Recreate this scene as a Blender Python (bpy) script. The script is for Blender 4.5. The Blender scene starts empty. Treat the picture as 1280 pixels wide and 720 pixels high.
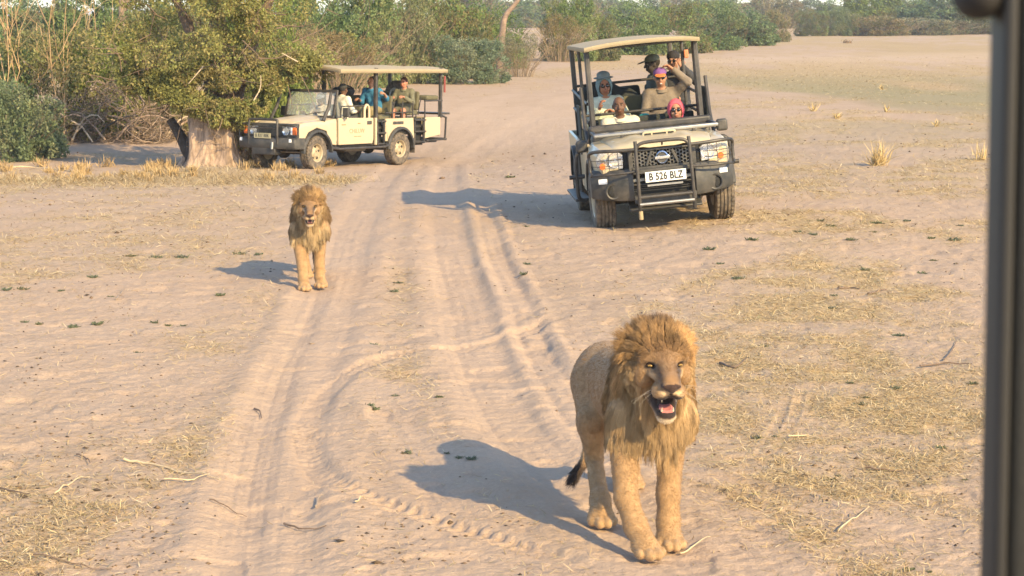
import bpy, bmesh, math, random
import numpy as np
from mathutils import Vector, Matrix, Euler

random.seed(7)
RNG = np.random.default_rng(7)
SC = bpy.context.scene
COL = SC.collection
R = math.radians

# ------------------------------------------------------------------ camera
CAM_H, FPX, PITCH = 2.7, 2500.0, math.atan(340.0 / 2500.0)
cam_data = bpy.data.cameras.new("camera")
cam_data.sensor_width = 36.0
cam_data.lens = FPX / 1280.0 * 36.0
cam_data.clip_start, cam_data.clip_end = 0.05, 9000.0
cam_data.dof.use_dof = True
cam_data.dof.focus_distance = 13.0
cam_data.dof.aperture_fstop = 16.0
cam = bpy.data.objects.new("camera", cam_data)
COL.objects.link(cam)
cam.location = (0, 0, CAM_H)
cam.rotation_euler = (R(90) - PITCH, 0, 0)
SC.camera = cam

# ------------------------------------------------------------------ sky, sun, exposure
SUN_EL = R(29.0)
SUN_TO = Vector((0.60 * math.cos(SUN_EL), -0.80 * math.cos(SUN_EL), math.sin(SUN_EL))).normalized()
world = bpy.data.worlds.new("World")
SC.world = world
world.use_nodes = True
wn = world.node_tree
sky = wn.nodes.new("ShaderNodeTexSky")
sky.sky_type = 'NISHITA'
sky.sun_disc = False
sky.sun_elevation = SUN_EL
sky.sun_rotation = math.atan2(SUN_TO.x, SUN_TO.y)
sky.air_density, sky.dust_density, sky.ozone_density = 1.0, 0.6, 2.0
wn.links.new(sky.outputs[0], wn.nodes["Background"].inputs[0])
wn.nodes["Background"].inputs[1].default_value = 0.15
sun_data = bpy.data.lights.new("sun", 'SUN')
sun_data.energy = 3.4
sun_data.angle = R(0.5)
sun_data.color = (1.0, 0.75, 0.38)
sun = bpy.data.objects.new("sun", sun_data)
COL.objects.link(sun)
sun.location = (10, -15, 20)
sun.rotation_euler = (-SUN_TO).to_track_quat('-Z', 'Y').to_euler()
SC.view_settings.view_transform = 'Standard'
SC.view_settings.look = 'None'
SC.view_settings.gamma = 1.0
SC.view_settings.exposure = 1.30

# ------------------------------------------------------------------ helpers: noise
def _h(ix, iy, iz, seed):
    n = (ix.astype(np.int64) * 374761393 + iy.astype(np.int64) * 668265263 + iz.astype(np.int64) * 2147483647 + seed * 974711) & 0xFFFFFFFF
    n = ((n ^ (n >> 13)) * 1274126177) & 0xFFFFFFFF
    n = ((n ^ (n >> 16)) * 2246822519) & 0xFFFFFFFF
    return ((n ^ (n >> 15)) & 0xFFFFFF).astype(np.float64) / 0xFFFFFF

def vnoise(x, y, z=None, seed=0):
    x = np.asarray(x, float); y = np.asarray(y, float)
    if z is None:
        ix, iy = np.floor(x), np.floor(y)
        fx, fy = x - ix, y - iy
        fx = fx * fx * (3 - 2 * fx); fy = fy * fy * (3 - 2 * fy)
        o = np.zeros_like(ix)
        a = _h(ix, iy, o, seed); b = _h(ix + 1, iy, o, seed)
        c = _h(ix, iy + 1, o, seed); d = _h(ix + 1, iy + 1, o, seed)
        return (a + (b - a) * fx) * (1 - fy) + (c + (d - c) * fx) * fy
    z = np.asarray(z, float)
    ix, iy, iz = np.floor(x), np.floor(y), np.floor(z)
    fx, fy, fz = x - ix, y - iy, z - iz
    fx = fx * fx * (3 - 2 * fx); fy = fy * fy * (3 - 2 * fy); fz = fz * fz * (3 - 2 * fz)
    r = 0
    for dz in (0, 1):
        a = _h(ix, iy, iz + dz, seed); b = _h(ix + 1, iy, iz + dz, seed)
        c = _h(ix, iy + 1, iz + dz, seed); d = _h(ix + 1, iy + 1, iz + dz, seed)
        v = (a + (b - a) * fx) * (1 - fy) + (c + (d - c) * fx) * fy
        r = r + v * (fz if dz else (1 - fz))
    return r

def fbm(x, y, z=None, octv=4, seed=0):
    r, a, t = 0, 1.0, 0.0
    f = 1.0
    for i in range(octv):
        r = r + a * vnoise(x * f, y * f, None if z is None else z * f, seed + i * 17)
        t += a; a *= 0.5; f *= 2.03
    return r / t

def sstep(a, b, x):
    t = np.clip((np.asarray(x, float) - a) / (b - a), 0, 1)
    return t * t * (3 - 2 * t)

# ------------------------------------------------------------------ helpers: materials
def mat(name, col, rough=0.7, metal=0.0, var=0.12, scale=9.0, bump=0.0, bscale=60.0, dust=0.0, spec=0.5, coat=0.0, stretch=1.0):
    m = bpy.data.materials.new(name)
    m.use_nodes = True
    nt = m.node_tree
    b = nt.nodes["Principled BSDF"]
    b.inputs["Roughness"].default_value = rough
    b.inputs["Metallic"].default_value = metal
    b.inputs["Specular IOR Level"].default_value = spec
    b.inputs["Coat Weight"].default_value = coat
    tc = nt.nodes.new("ShaderNodeTexCoord")
    nz = nt.nodes.new("ShaderNodeTexNoise")
    nz.inputs["Scale"].default_value = scale
    nz.inputs["Detail"].default_value = 5
    nz.inputs["Roughness"].default_value = 0.65
    mpn = nt.nodes.new("ShaderNodeMapping"); mpn.inputs["Scale"].default_value = (1, 1, stretch)
    nt.links.new(tc.outputs["Object"], mpn.inputs["Vector"])
    nt.links.new(mpn.outputs["Vector"], nz.inputs["Vector"])
    rp = nt.nodes.new("ShaderNodeValToRGB")
    c = np.array(col[:3])
    lo, hi = np.clip(c * (1 - var), 0, 1), np.clip(c * (1 + var), 0, 1)
    if dust:
        hi = hi * (1 - dust) + np.array((0.40, 0.30, 0.20)) * dust
    rp.color_ramp.elements[0].position = 0.32
    rp.color_ramp.elements[1].position = 0.70
    rp.color_ramp.elements[0].color = (*lo, 1)
    rp.color_ramp.elements[1].color = (*hi, 1)
    nt.links.new(nz.outputs["Fac"], rp.inputs["Fac"])
    nt.links.new(rp.outputs["Color"], b.inputs["Base Color"])
    if bump:
        n2 = nt.nodes.new("ShaderNodeTexNoise")
        n2.inputs["Scale"].default_value = bscale
        n2.inputs["Detail"].default_value = 4
        nt.links.new(mpn.outputs["Vector"], n2.inputs["Vector"])
        bp = nt.nodes.new("ShaderNodeBump")
        bp.inputs["Strength"].default_value = bump
        bp.inputs["Distance"].default_value = 0.02
        nt.links.new(n2.outputs["Fac"], bp.inputs["Height"])
        nt.links.new(bp.outputs["Normal"], b.inputs["Normal"])
    return m

def mat_attr(name, rough=0.75, attr="Col", var=0.15, scale=30.0, sheen=0.0, trans=0.0, hue=0.0, bump=0.0, bscale=150):
    """colour from a colour attribute, broken up by noise"""
    m = bpy.data.materials.new(name)
    m.use_nodes = True
    nt = m.node_tree
    b = nt.nodes["Principled BSDF"]
    b.inputs["Roughness"].default_value = rough
    b.inputs["Specular IOR Level"].default_value = 0.25
    b.inputs["Sheen Weight"].default_value = sheen
    at = nt.nodes.new("ShaderNodeAttribute"); at.attribute_name = attr
    src = at.outputs["Color"]
    if var:
        tc = nt.nodes.new("ShaderNodeTexCoord")
        nz = nt.nodes.new("ShaderNodeTexNoise"); nz.inputs["Scale"].default_value = scale; nz.inputs["Detail"].default_value = 4
        nt.links.new(tc.outputs["Object"], nz.inputs["Vector"])
        mr = nt.nodes.new("ShaderNodeMapRange")
        mr.inputs[1].default_value = 0.3; mr.inputs[2].default_value = 0.7
        mr.inputs[3].default_value = 1 - var; mr.inputs[4].default_value = 1 + var
        nt.links.new(nz.outputs["Fac"], mr.inputs[0])
        hs = nt.nodes.new("ShaderNodeHueSaturation")
        nt.links.new(src, hs.inputs["Color"]); nt.links.new(mr.outputs[0], hs.inputs["Value"])
        if hue:
            oi = nt.nodes.new("ShaderNodeObjectInfo")
            m2 = nt.nodes.new("ShaderNodeMapRange")
            m2.inputs[3].default_value = 0.5 - hue; m2.inputs[4].default_value = 0.5 + hue * 0.6
            nt.links.new(oi.outputs["Random"], m2.inputs[0]); nt.links.new(m2.outputs[0], hs.inputs["Hue"])
            m3 = nt.nodes.new("ShaderNodeMapRange")
            m3.inputs[3].default_value = 1.05; m3.inputs[4].default_value = 0.7
            nt.links.new(oi.outputs["Random"], m3.inputs[0]); nt.links.new(m3.outputs[0], hs.inputs["Saturation"])
        src = hs.outputs["Color"]
        if bump:
            n2 = nt.nodes.new("ShaderNodeTexNoise"); n2.inputs["Scale"].default_value = bscale; n2.inputs["Detail"].default_value = 3
            nt.links.new(tc.outputs["Object"], n2.inputs["Vector"])
            bp = nt.nodes.new("ShaderNodeBump"); bp.inputs["Strength"].default_value = bump; bp.inputs["Distance"].default_value = 0.01
            nt.links.new(n2.outputs["Fac"], bp.inputs["Height"]); nt.links.new(bp.outputs["Normal"], b.inputs["Normal"])
    nt.links.new(src, b.inputs["Base Color"])
    if trans:
        tr = nt.nodes.new("ShaderNodeBsdfTranslucent")
        nt.links.new(src, tr.inputs["Color"])
        mx = nt.nodes.new("ShaderNodeMixShader"); mx.inputs[0].default_value = trans
        nt.links.new(b.outputs[0], mx.inputs[1]); nt.links.new(tr.outputs[0], mx.inputs[2])
        nt.links.new(mx.outputs[0], nt.nodes["Material Output"].inputs[0])
    return m

def glass(name, col=(1, 1, 1), rough=0.03, alpha=0.25):
    m = bpy.data.materials.new(name); m.use_nodes = True
    nt = m.node_tree
    b = nt.nodes["Principled BSDF"]
    b.inputs["Base Color"].default_value = (*col, 1)
    b.inputs["Roughness"].default_value = rough
    b.inputs["Specular IOR Level"].default_value = 0.8
    nz = nt.nodes.new("ShaderNodeTexNoise"); nz.inputs["Scale"].default_value = 7
    mr = nt.nodes.new("ShaderNodeMapRange"); mr.inputs[3].default_value = alpha * 0.6; mr.inputs[4].default_value = alpha * 1.4
    nt.links.new(nz.outputs["Fac"], mr.inputs[0])
    nt.links.new(mr.outputs[0], b.inputs["Alpha"])
    return m

# ------------------------------------------------------------------ helpers: objects
def tag(o, label=None, cat=None, group=None, kind=None):
    if label: o["label"] = label
    if cat: o["category"] = cat
    if group: o["group"] = group
    if kind: o["kind"] = kind
    return o

def empty(name, loc=(0, 0, 0), rz=0.0, label=None, cat=None, group=None):
    o = bpy.data.objects.new(name, None)
    o.empty_display_size = 0.2
    COL.objects.link(o)
    o.location = loc
    o.rotation_euler = (0, 0, rz)
    return tag(o, label, cat, group)

def children(o):
    return [c for c in COL.objects if c.parent == o]

def copy_tree(o, parent=None, kids=None):
    c = o.copy(); COL.objects.link(c); c.parent = parent
    for ch in list(o.children):
        copy_tree(ch, c)
    return c

def mesh_np(name, V, F, m=None, parent=None, smooth=True, sharp=None, col=None, attrs=None):
    """V (n,3), F (k,3|4) arrays or a list of faces"""
    me = bpy.data.meshes.new(name)
    V = np.asarray(V, dtype=np.float32)
    if isinstance(F, np.ndarray):
        k, w = F.shape
        me.vertices.add(len(V)); me.vertices.foreach_set("co", V.ravel())
        me.loops.add(k * w); me.loops.foreach_set("vertex_index", F.astype(np.int32).ravel())
        me.polygons.add(k); me.polygons.foreach_set("loop_start", np.arange(0, k * w, w, dtype=np.int32))
        me.update(calc_edges=True)
    else:
        me.from_pydata(V.tolist(), [], F)
        me.update()
    if smooth:
        me.polygons.foreach_set("use_smooth", np.ones(len(me.polygons), dtype=bool))
        if sharp: me.set_sharp_from_angle(angle=R(sharp))
    if col is not None:
        a = me.color_attributes.new("Col", 'FLOAT_COLOR', 'POINT')
        cc = np.ones((len(V), 4), dtype=np.float32); cc[:, :3] = col
        a.data.foreach_set("color", cc.ravel())
    for k2, v in (attrs or {}).items():
        a = me.attributes.new(k2, 'FLOAT', 'POINT'); a.data.foreach_set("value", np.asarray(v, np.float32))
    if m: me.materials.append(m)
    o = bpy.data.objects.new(name, me)
    COL.objects.link(o)
    if parent: o.parent = parent
    return o

class MB:
    def __init__(s): s.v, s.f, s.cuts = [], [], []
    def add(s, V, F):
        s.cuts.append((len(s.v), len(s.f)))
        n = len(s.v)
        s.v += [tuple(p) for p in V]; s.f += [tuple(i + n for i in f) for f in F]
        return s
    def box(s, c, d, rot=None, top=None):
        c = Vector(c); x, y, z = [q / 2 for q in d]
        t = top if top else (1, 1)
        P = [(-x, -y, -z), (x, -y, -z), (x, y, -z), (-x, y, -z), (-x * t[0], -y * t[1], z), (x * t[0], -y * t[1], z), (x * t[0], y * t[1], z), (-x * t[0], y * t[1], z)]
        M = Euler(rot).to_matrix() if rot else Matrix.Identity(3)
        return s.add([c + M @ Vector(p) for p in P], [(0, 3, 2, 1), (4, 5, 6, 7), (0, 1, 5, 4), (1, 2, 6, 5), (2, 3, 7, 6), (3, 0, 4, 7)])
    def tube(s, pts, r, n=10, caps=True, closed=False):
        pts = [Vector(p) for p in pts]
        k = len(pts)
        rr = r if isinstance(r, (list, tuple)) else [r] * k
        V, F = [], []
        up = None
        for i, p in enumerate(pts):
            if closed: t = (pts[(i + 1) % k] - pts[i - 1]).normalized()
            elif i == 0: t = (pts[1] - p).normalized()
            elif i == k - 1: t = (p - pts[i - 1]).normalized()
            else: t = ((pts[i + 1] - p).normalized() + (p - pts[i - 1]).normalized()).normalized()
            if up is None:
                up = Vector((0, 0, 1)) if abs(t.z) < 0.9 else Vector((1, 0, 0))
            a = t.cross(up).normalized(); b = a.cross(t).normalized(); up = b
            for j in range(n):
                w = 2 * math.pi * j / n
                V.append(p + (a * math.cos(w) + b * math.sin(w)) * rr[i])
        for i in range(k if closed else k - 1):
            i2 = (i + 1) % k
            for j in range(n):
                j2 = (j + 1) % n
                F.append((i * n + j, i * n + j2, i2 * n + j2, i2 * n + j))
        if caps and not closed:
            F.append(tuple(range(n - 1, -1, -1))); F.append(tuple((k - 1) * n + j for j in range(n)))
        return s.add(V, F)
    def loft(s, rings, caps=True, closed=True):
        n = len(rings[0]); V, F = [], []
        for r in rings: V += [tuple(p) for p in r]
        for i in range(len(rings) - 1):
            for j in range(n if closed else n - 1):
                j2 = (j + 1) % n
                F.append((i * n + j, i * n + j2, (i + 1) * n + j2, (i + 1) * n + j))
        if caps:
            F.append(tuple(range(n - 1, -1, -1))); F.append(tuple((len(rings) - 1) * n + j for j in range(n)))
        return s.add(V, F)
    def prism(s, poly, axis, t0, t1):
        """poly: 2-D outline; axis 'x': (y,z), 'y': (x,z), 'z': (x,y)"""
        def P(a, b, t): return (t, a, b) if axis == 'x' else ((a, t, b) if axis == 'y' else (a, b, t))
        n = len(poly)
        V = [P(a, b, t0) for a, b in poly] + [P(a, b, t1) for a, b in poly]
        F = [tuple(range(n - 1, -1, -1)), tuple(range(n, 2 * n))] + [(i, (i + 1) % n, n + (i + 1) % n, n + i) for i in range(n)]
        return s.add(V, F)
    def lathe(s, prof, n=32, axis='x', c=(0, 0, 0), mod=None):
        """prof: list of (along axis, radius)"""
        V, F = [], []
        for j in range(n):
            w = 2 * math.pi * j / n
            for i, (a, r) in enumerate(prof):
                rr = r + (mod(i, j) if mod else 0)
                p = (a, rr * math.cos(w), rr * math.sin(w)) if axis == 'x' else ((rr * math.cos(w), a, rr * math.sin(w)) if axis == 'y' else (rr * math.cos(w), rr * math.sin(w), a))
                V.append((p[0] + c[0], p[1] + c[1], p[2] + c[2]))
        k = len(prof)
        for j in range(n):
            j2 = (j + 1) % n
            for i in range(k - 1):
                F.append((j * k + i, j2 * k + i, j2 * k + i + 1, j * k + i + 1))
        return s.add(V, F)
    def grid(s, G):
        """G: (a,b,3) array of points -> sheet"""
        G = np.asarray(G); a, b = G.shape[:2]
        return s.add(G.reshape(-1, 3).tolist(), [(i * b + j, (i + 1) * b + j, (i + 1) * b + j + 1, i * b + j + 1) for i in range(a - 1) for j in range(b - 1)])
    def ball(s, c, r, n=12):
        r = r if isinstance(r, (tuple, list)) else (r, r, r)
        prof = [(math.cos(math.pi * i / n), math.sin(math.pi * i / n)) for i in range(n + 1)]
        V0 = MB().lathe(prof, n * 2, 'z')
        return s.add([(c[0] + p[0] * r[0], c[1] + p[1] * r[1], c[2] + p[2] * r[2]) for p in V0.v], V0.f)
    def build_each(s, name, m, parent=None, **kw):
        """every shape added becomes an object of its own"""
        ends = s.cuts[1:] + [(len(s.v), len(s.f))]
        out = []
        for (v0, f0), (v1, f1) in zip(s.cuts, ends):
            q = MB(); q.add(s.v[v0:v1], [tuple(i - v0 for i in f) for f in s.f[f0:f1]])
            out.append(q.build(name, m, parent, **kw))
        return out
    def build(s, name, m, parent=None, bevel=0.0, seg=2, sharp=35, solid=0.0, subsurf=0, label=None):
        me = bpy.data.meshes.new(name)
        me.from_pydata(s.v, [], s.f); me.update()
        bm = bmesh.new(); bm.from_mesh(me)
        bmesh.ops.recalc_face_normals(bm, faces=bm.faces)
        bm.to_mesh(me); bm.free()
        me.polygons.foreach_set("use_smooth", np.ones(len(me.polygons), dtype=bool))
        me.set_sharp_from_angle(angle=R(sharp))
        if m: me.materials.append(m)
        o = bpy.data.objects.new(name, me)
        COL.objects.link(o)
        if parent: o.parent = parent
        if label: o["label"] = label
        if solid:
            md = o.modifiers.new("solid", 'SOLIDIFY'); md.thickness = solid; md.offset = 0
        if bevel:
            md = o.modifiers.new("bevel", 'BEVEL'); md.width = bevel; md.segments = seg; md.limit_method = 'ANGLE'; md.angle_limit = R(30); md.harden_normals = False
        if subsurf:
            md = o.modifiers.new("sub", 'SUBSURF'); md.levels = md.render_levels = subsurf
        return o

def arc(cx, cy, r, a0, a1, n=10):
    return [(cx + r * math.cos(R(a0 + (a1 - a0) * i / n)), cy + r * math.sin(R(a0 + (a1 - a0) * i / n))) for i in range(n + 1)]

def spline(pts, n=6):
    """Catmull-Rom through pts"""
    P = [np.array(p, float) for p in pts]
    P = [2 * P[0] - P[1]] + P + [2 * P[-1] - P[-2]]
    out = []
    for i in range(1, len(P) - 2):
        for k in range(n):
            t = k / n
            out.append(0.5 * (2 * P[i] + (P[i + 1] - P[i - 1]) * t + (2 * P[i - 1] - 5 * P[i] + 4 * P[i + 1] - P[i + 2]) * t * t + (3 * P[i] - 3 * P[i + 1] + P[i + 2] - P[i - 1]) * t ** 3))
    out.append(P[-2])
    return out

def text(name, body, size, m, parent, M, extrude=0.0015, sx=1.0, bold=0.0):
    cu = bpy.data.curves.new(name, 'FONT')
    cu.body = body; cu.size = size; cu.align_x = 'CENTER'; cu.align_y = 'CENTER'; cu.extrude = extrude
    cu.space_character = 1.05; cu.offset = bold; cu.resolution_u = 4
    tmp = bpy.data.objects.new("tmp", cu); COL.objects.link(tmp)
    me = bpy.data.meshes.new_from_object(tmp.evaluated_get(bpy.context.evaluated_depsgraph_get()))
    bpy.data.objects.remove(tmp); bpy.data.curves.remove(cu)
    me.materials.clear(); me.materials.append(m); me.name = name
    o = bpy.data.objects.new(name, me); COL.objects.link(o); o.parent = parent
    o.matrix_local = M @ Matrix.Diagonal((sx, 1, 1, 1)); o["kind"] = "stuff"
    return o

# ------------------------------------------------------------------ helpers: signed-distance bodies (one continuous skin)
class SDF:
    """smooth union of tapered capsules and ellipsoids, meshed with surface nets on a grid that may be finer in places"""
    def __init__(s, xs, ys, zs):
        s.xs, s.ys, s.zs = [np.asarray(a, float) for a in (xs, ys, zs)]
        s.F = np.full((len(xs), len(ys), len(zs)), 0.25)
    def _sl(s, lo, hi):
        r = []
        for a, l, h in zip((s.xs, s.ys, s.zs), lo, hi):
            r.append(slice(max(0, np.searchsorted(a, l)), min(len(a), np.searchsorted(a, h) + 1)))
        X = s.xs[r[0]][:, None, None]; Y = s.ys[r[1]][None, :, None]; Z = s.zs[r[2]][None, None, :]
        return tuple(r), X, Y, Z
    def _mix(s, sl, d, k, sub):
        A = s.F[sl]
        if A.size == 0: return
        if sub:
            h = np.clip(0.5 - 0.5 * (A + d) / k, 0, 1)
            s.F[sl] = A + (-d - A) * h + k * h * (1 - h)
        else:
            h = np.clip(0.5 + 0.5 * (A - d) / k, 0, 1)
            s.F[sl] = A + (d - A) * h - k * h * (1 - h)
    def cap(s, a, b, ra, rb=None, k=0.03, sub=False, M=None):
        rb = ra if rb is None else rb
        a, b = Vector(a), Vector(b)
        if M is not None: a, b = M @ a, M @ b; sc = M.median_scale; ra *= sc; rb *= sc
        m = max(ra, rb) + k * 1.5 + 0.02
        lo = [min(p, q) - m for p, q in zip(a, b)]; hi = [max(p, q) + m for p, q in zip(a, b)]
        sl, X, Y, Z = s._sl(lo, hi)
        d = b - a; L = max(d.length_squared, 1e-9)
        t = np.clip(((X - a.x) * d.x + (Y - a.y) * d.y + (Z - a.z) * d.z) / L, 0, 1)
        D = np.sqrt((X - a.x - t * d.x) ** 2 + (Y - a.y - t * d.y) ** 2 + (Z - a.z - t * d.z) ** 2) - (ra + (rb - ra) * t)
        s._mix(sl, D, k, sub)
        return s
    def chain(s, pts, rs, k=0.03, M=None):
        for i in range(len(pts) - 1): s.cap(pts[i], pts[i + 1], rs[i], rs[i + 1], k, M=M)
        return s
    def ell(s, c, r, k=0.03, sub=False, M=None, rot=None):
        T = Matrix.Translation(Vector(c))
        if rot: T = T @ Euler(rot).to_matrix().to_4x4()
        if M is not None: T = M @ T
        sc = T.median_scale
        r = [q * sc for q in r]
        o = T.to_translation(); Q = T.to_3x3().normalized()
        m = max(r) + k * 1.5 + 0.02
        sl, X, Y, Z = s._sl([o[i] - m for i in range(3)], [o[i] + m for i in range(3)])
        dx, dy, dz = X - o.x, Y - o.y, Z - o.z
        u = [(dx * Q[0][i] + dy * Q[1][i] + dz * Q[2][i]) for i in range(3)]
        k0 = np.sqrt((u[0] / r[0]) ** 2 + (u[1] / r[1]) ** 2 + (u[2] / r[2]) ** 2)
        k1 = np.sqrt((u[0] / r[0] ** 2) ** 2 + (u[1] / r[1] ** 2) ** 2 + (u[2] / r[2] ** 2) ** 2)
        D = np.where(k1 > 1e-6, k0 * (k0 - 1) / np.maximum(k1, 1e-6), -min(r))
        s._mix(sl, D, k, sub)
        return s
    def noise(s, amp, freq, seed=3):
        X, Y, Z = np.meshgrid(s.xs, s.ys, s.zs, indexing='ij')
        m = np.abs(s.F) < 0.06
        s.F[m] += amp * (fbm(X[m] * freq, Y[m] * freq, Z[m] * freq * 0.6, 3, seed) - 0.5) * 2
        return s
    def cut(s, fn):
        X, Y, Z = s.xs[:, None, None], s.ys[None, :, None], s.zs[None, None, :]
        s.F = np.maximum(s.F, fn(X, Y, Z)); return s
    def mesh(s):
        F = s.F; xs, ys, zs = s.xs, s.ys, s.zs
        S = F < 0
        c = [S[i:F.shape[0] - 1 + i, j:F.shape[1] - 1 + j, k:F.shape[2] - 1 + k] for i in (0, 1) for j in (0, 1) for k in (0, 1)]
        anyc = np.logical_or.reduce(c); allc = np.logical_and.reduce(c)
        I, J, K = np.nonzero(anyc & ~allc)
        idx = np.full(anyc.shape, -1, np.int64); idx[I, J, K] = np.arange(len(I))
        P = np.zeros((len(I), 3)); N = np.zeros(len(I))
        co = [(0, 0, 0), (0, 0, 1), (0, 1, 0), (0, 1, 1), (1, 0, 0), (1, 0, 1), (1, 1, 0), (1, 1, 1)]
        for a in range(8):
            for b in range(a + 1, 8):
                if sum(abs(p - q) for p, q in zip(co[a], co[b])) != 1: continue
                ia, ja, ka = I + co[a][0], J + co[a][1], K + co[a][2]
                ib, jb, kb = I + co[b][0], J + co[b][1], K + co[b][2]
                fa, fb = F[ia, ja, ka], F[ib, jb, kb]
                m = (fa < 0) != (fb < 0)
                t = np.where(m, fa / np.where(np.abs(fa - fb) < 1e-12, 1, fa - fb), 0)
                pa = np.stack([xs[ia], ys[ja], zs[ka]], 1); pb = np.stack([xs[ib], ys[jb], zs[kb]], 1)
                P += np.where(m[:, None], pa + (pb - pa) * t[:, None], 0); N += m
        P /= N[:, None]
        Q = []
        nx, ny, nz = anyc.shape
        A = S[:-1] != S[1:]
        i, j, k = np.nonzero(A[:, 1:-1, 1:-1]); j += 1; k += 1
        q = np.stack([idx[i, j - 1, k - 1], idx[i, j, k - 1], idx[i, j, k], idx[i, j - 1, k]], 1)
        fl = S[i, j, k]; q[~fl] = q[~fl][:, ::-1]; Q.append(q)
        A = S[:, :-1] != S[:, 1:]
        i, j, k = np.nonzero(A[1:-1, :, 1:-1]); i += 1; k += 1
        q = np.stack([idx[i - 1, j, k - 1], idx[i - 1, j, k], idx[i, j, k], idx[i, j, k - 1]], 1)
        fl = S[i, j, k]; q[~fl] = q[~fl][:, ::-1]; Q.append(q)
        A = S[:, :, :-1] != S[:, :, 1:]
        i, j, k = np.nonzero(A[1:-1, 1:-1, :]); i += 1; j += 1
        q = np.stack([idx[i - 1, j - 1, k], idx[i, j - 1, k], idx[i, j, k], idx[i - 1, j, k]], 1)
        fl = S[i, j, k]; q[~fl] = q[~fl][:, ::-1]; Q.append(q)
        return P, np.concatenate(Q)

def axis_pts(*segs):
    """segs: (start, end, step) joined end to end"""
    out = []
    for a, b, st in segs:
        n = max(1, int(round((b - a) / st)))
        out += [a + (b - a) * i / n for i in range(n)]
    out.append(segs[-1][1])
    return np.array(out)

def vnormals(V, F):
    n = np.zeros_like(V)
    fn = np.cross(V[F[:, 2]] - V[F[:, 0]], V[F[:, 3]] - V[F[:, 1]])
    for i in range(4): np.add.at(n, F[:, i], fn)
    return n / np.maximum(np.linalg.norm(n, axis=1, keepdims=True), 1e-9)

def hair(name, pts, rad, col, m, parent):
    """pts (N,k,3), rad (N,k), col (N,3) -> one curves object"""
    N, k = pts.shape[:2]
    cu = bpy.data.hair_curves.new(name)
    cu.add_curves([k] * N)
    cu.points.foreach_set("position", pts.astype(np.float32).ravel())
    cu.points.foreach_set("radius", rad.astype(np.float32).ravel())
    a = cu.attributes.new("Col", 'FLOAT_COLOR', 'CURVE')
    c4 = np.ones((N, 4), np.float32); c4[:, :3] = col
    a.data.foreach_set("color", c4.ravel())
    cu.materials.append(m)
    o = bpy.data.objects.new(name, cu)
    COL.objects.link(o); o.parent = parent
    return o
# ------------------------------------------------------------------ terrain
def terrain(X, Y):
    X = np.asarray(X, float); Y = np.asarray(Y, float)
    z = -0.88 * np.exp(-((Y - 50) / 14.5) ** 2) * sstep(7.5, -2.0, X)
    z = z + 0.12 * sstep(1.1, 2.9, X) * sstep(7.5, 3.2, X) * np.exp(-((Y - 27.5) / 4.5) ** 2)
    z = z + (fbm(X * 0.16, Y * 0.16, None, 3, 5) - 0.5) * 0.16 * sstep(11, 20, Y)
    z = z + (fbm(X * 0.03 + 7, Y * 0.03, None, 2, 9) - 0.5) * 0.5 * sstep(60, 110, Y)
    # low mound of soil and straw round the tree foot
    z = z + 0.25 * np.exp(-(((X + 6.2) / 1.6) ** 2 + ((Y - 40.6) / 2.2) ** 2))
    return z

CP, SP = math.cos(PITCH), math.sin(PITCH)
def ray(px, py):
    u, v = (px - 640) / FPX, (360 - py) / FPX
    return np.array([u, CP + v * SP, -SP + v * CP])
def ground_at(px, py):
    """the ground point seen at a photo pixel"""
    d = ray(px, py)
    t = 6.0
    for _ in range(4000):
        p = d * t
        h = CAM_H + p[2] - float(terrain(p[0], p[1]))
        if h < 0.002: break
        t += max(0.002, min(h * 1.2, 2.0)) if h > 0.02 else 0.005
        if t > 2500: break
    return Vector((p[0], p[1], float(terrain(p[0], p[1]))))
def at_depth(px, py, Y):
    d = ray(px, py); t = Y / d[1]
    return Vector((d[0] * t, Y, CAM_H + d[2] * t))
def on_ground(x, y, dz=0.0):
    return Vector((x, y, float(terrain(x, y)) + dz))

# ruts and tyre marks: centre line in the photo, half width, depth, berm, tread amplitude
RUTS = [
    ([(500, 200), (478, 225), (455, 262), (434, 310), (420, 360), (402, 420), (380, 470), (360, 540), (345, 620), (330, 760)], 0.30, 0.060, 0.035, 0.0),
    ([(400, 330), (375, 400), (345, 470), (320, 540), (300, 620), (285, 760)], 0.16, 0.030, 0.018, 0.0),
    ([(560, 205), (556, 240), (562, 295), (576, 350), (592, 410), (616, 470), (650, 530), (705, 590), (790, 650), (900, 735)], 0.30, 0.075, 0.045, 0.0),
    ([(600, 250), (618, 310), (640, 360), (664, 420), (695, 480), (740, 545), (800, 595)], 0.15, 0.07, 0.05, 0.004),
    ([(720, 385), (650, 415), (580, 432), (515, 440), (455, 456), (408, 490), (382, 530), (386, 568), (420, 604), (490, 632), (580, 660), (680, 690), (800, 735)], 0.100, 0.052, 0.012, 0.032),
    ([(690, 372), (655, 392), (615, 412), (560, 425), (500, 424)], 0.09, 0.016, 0.006, 0.005),
    ([(470, 480), (520, 560), (560, 640), (590, 740)], 0.14, 0.018, 0.016, 0.0),
    ([(770, 575), (840, 588), (930, 606), (1030, 636), (1120, 662)], 0.110, 0.045, 0.03, 0.034),
    ([(850, 625), (905, 655), (950, 690), (985, 740)], 0.18, 0.050, 0.03, 0.024),
    ([(1006, 465), (992, 520), (962, 568), (922, 614)], 0.035, 0.014, 0.008, 0.0),
    ([(988, 480), (974, 525), (945, 572), (905, 612)], 0.035, 0.012, 0.006, 0.0),
    ([(640, 118), (590, 140), (545, 165), (510, 200)], 0.35, 0.04, 0.03, 0.0),
    ([(720, 120), (660, 150), (610, 180), (575, 205)], 0.35, 0.04, 0.03, 0.0),
]
RUTS_W = []
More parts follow.
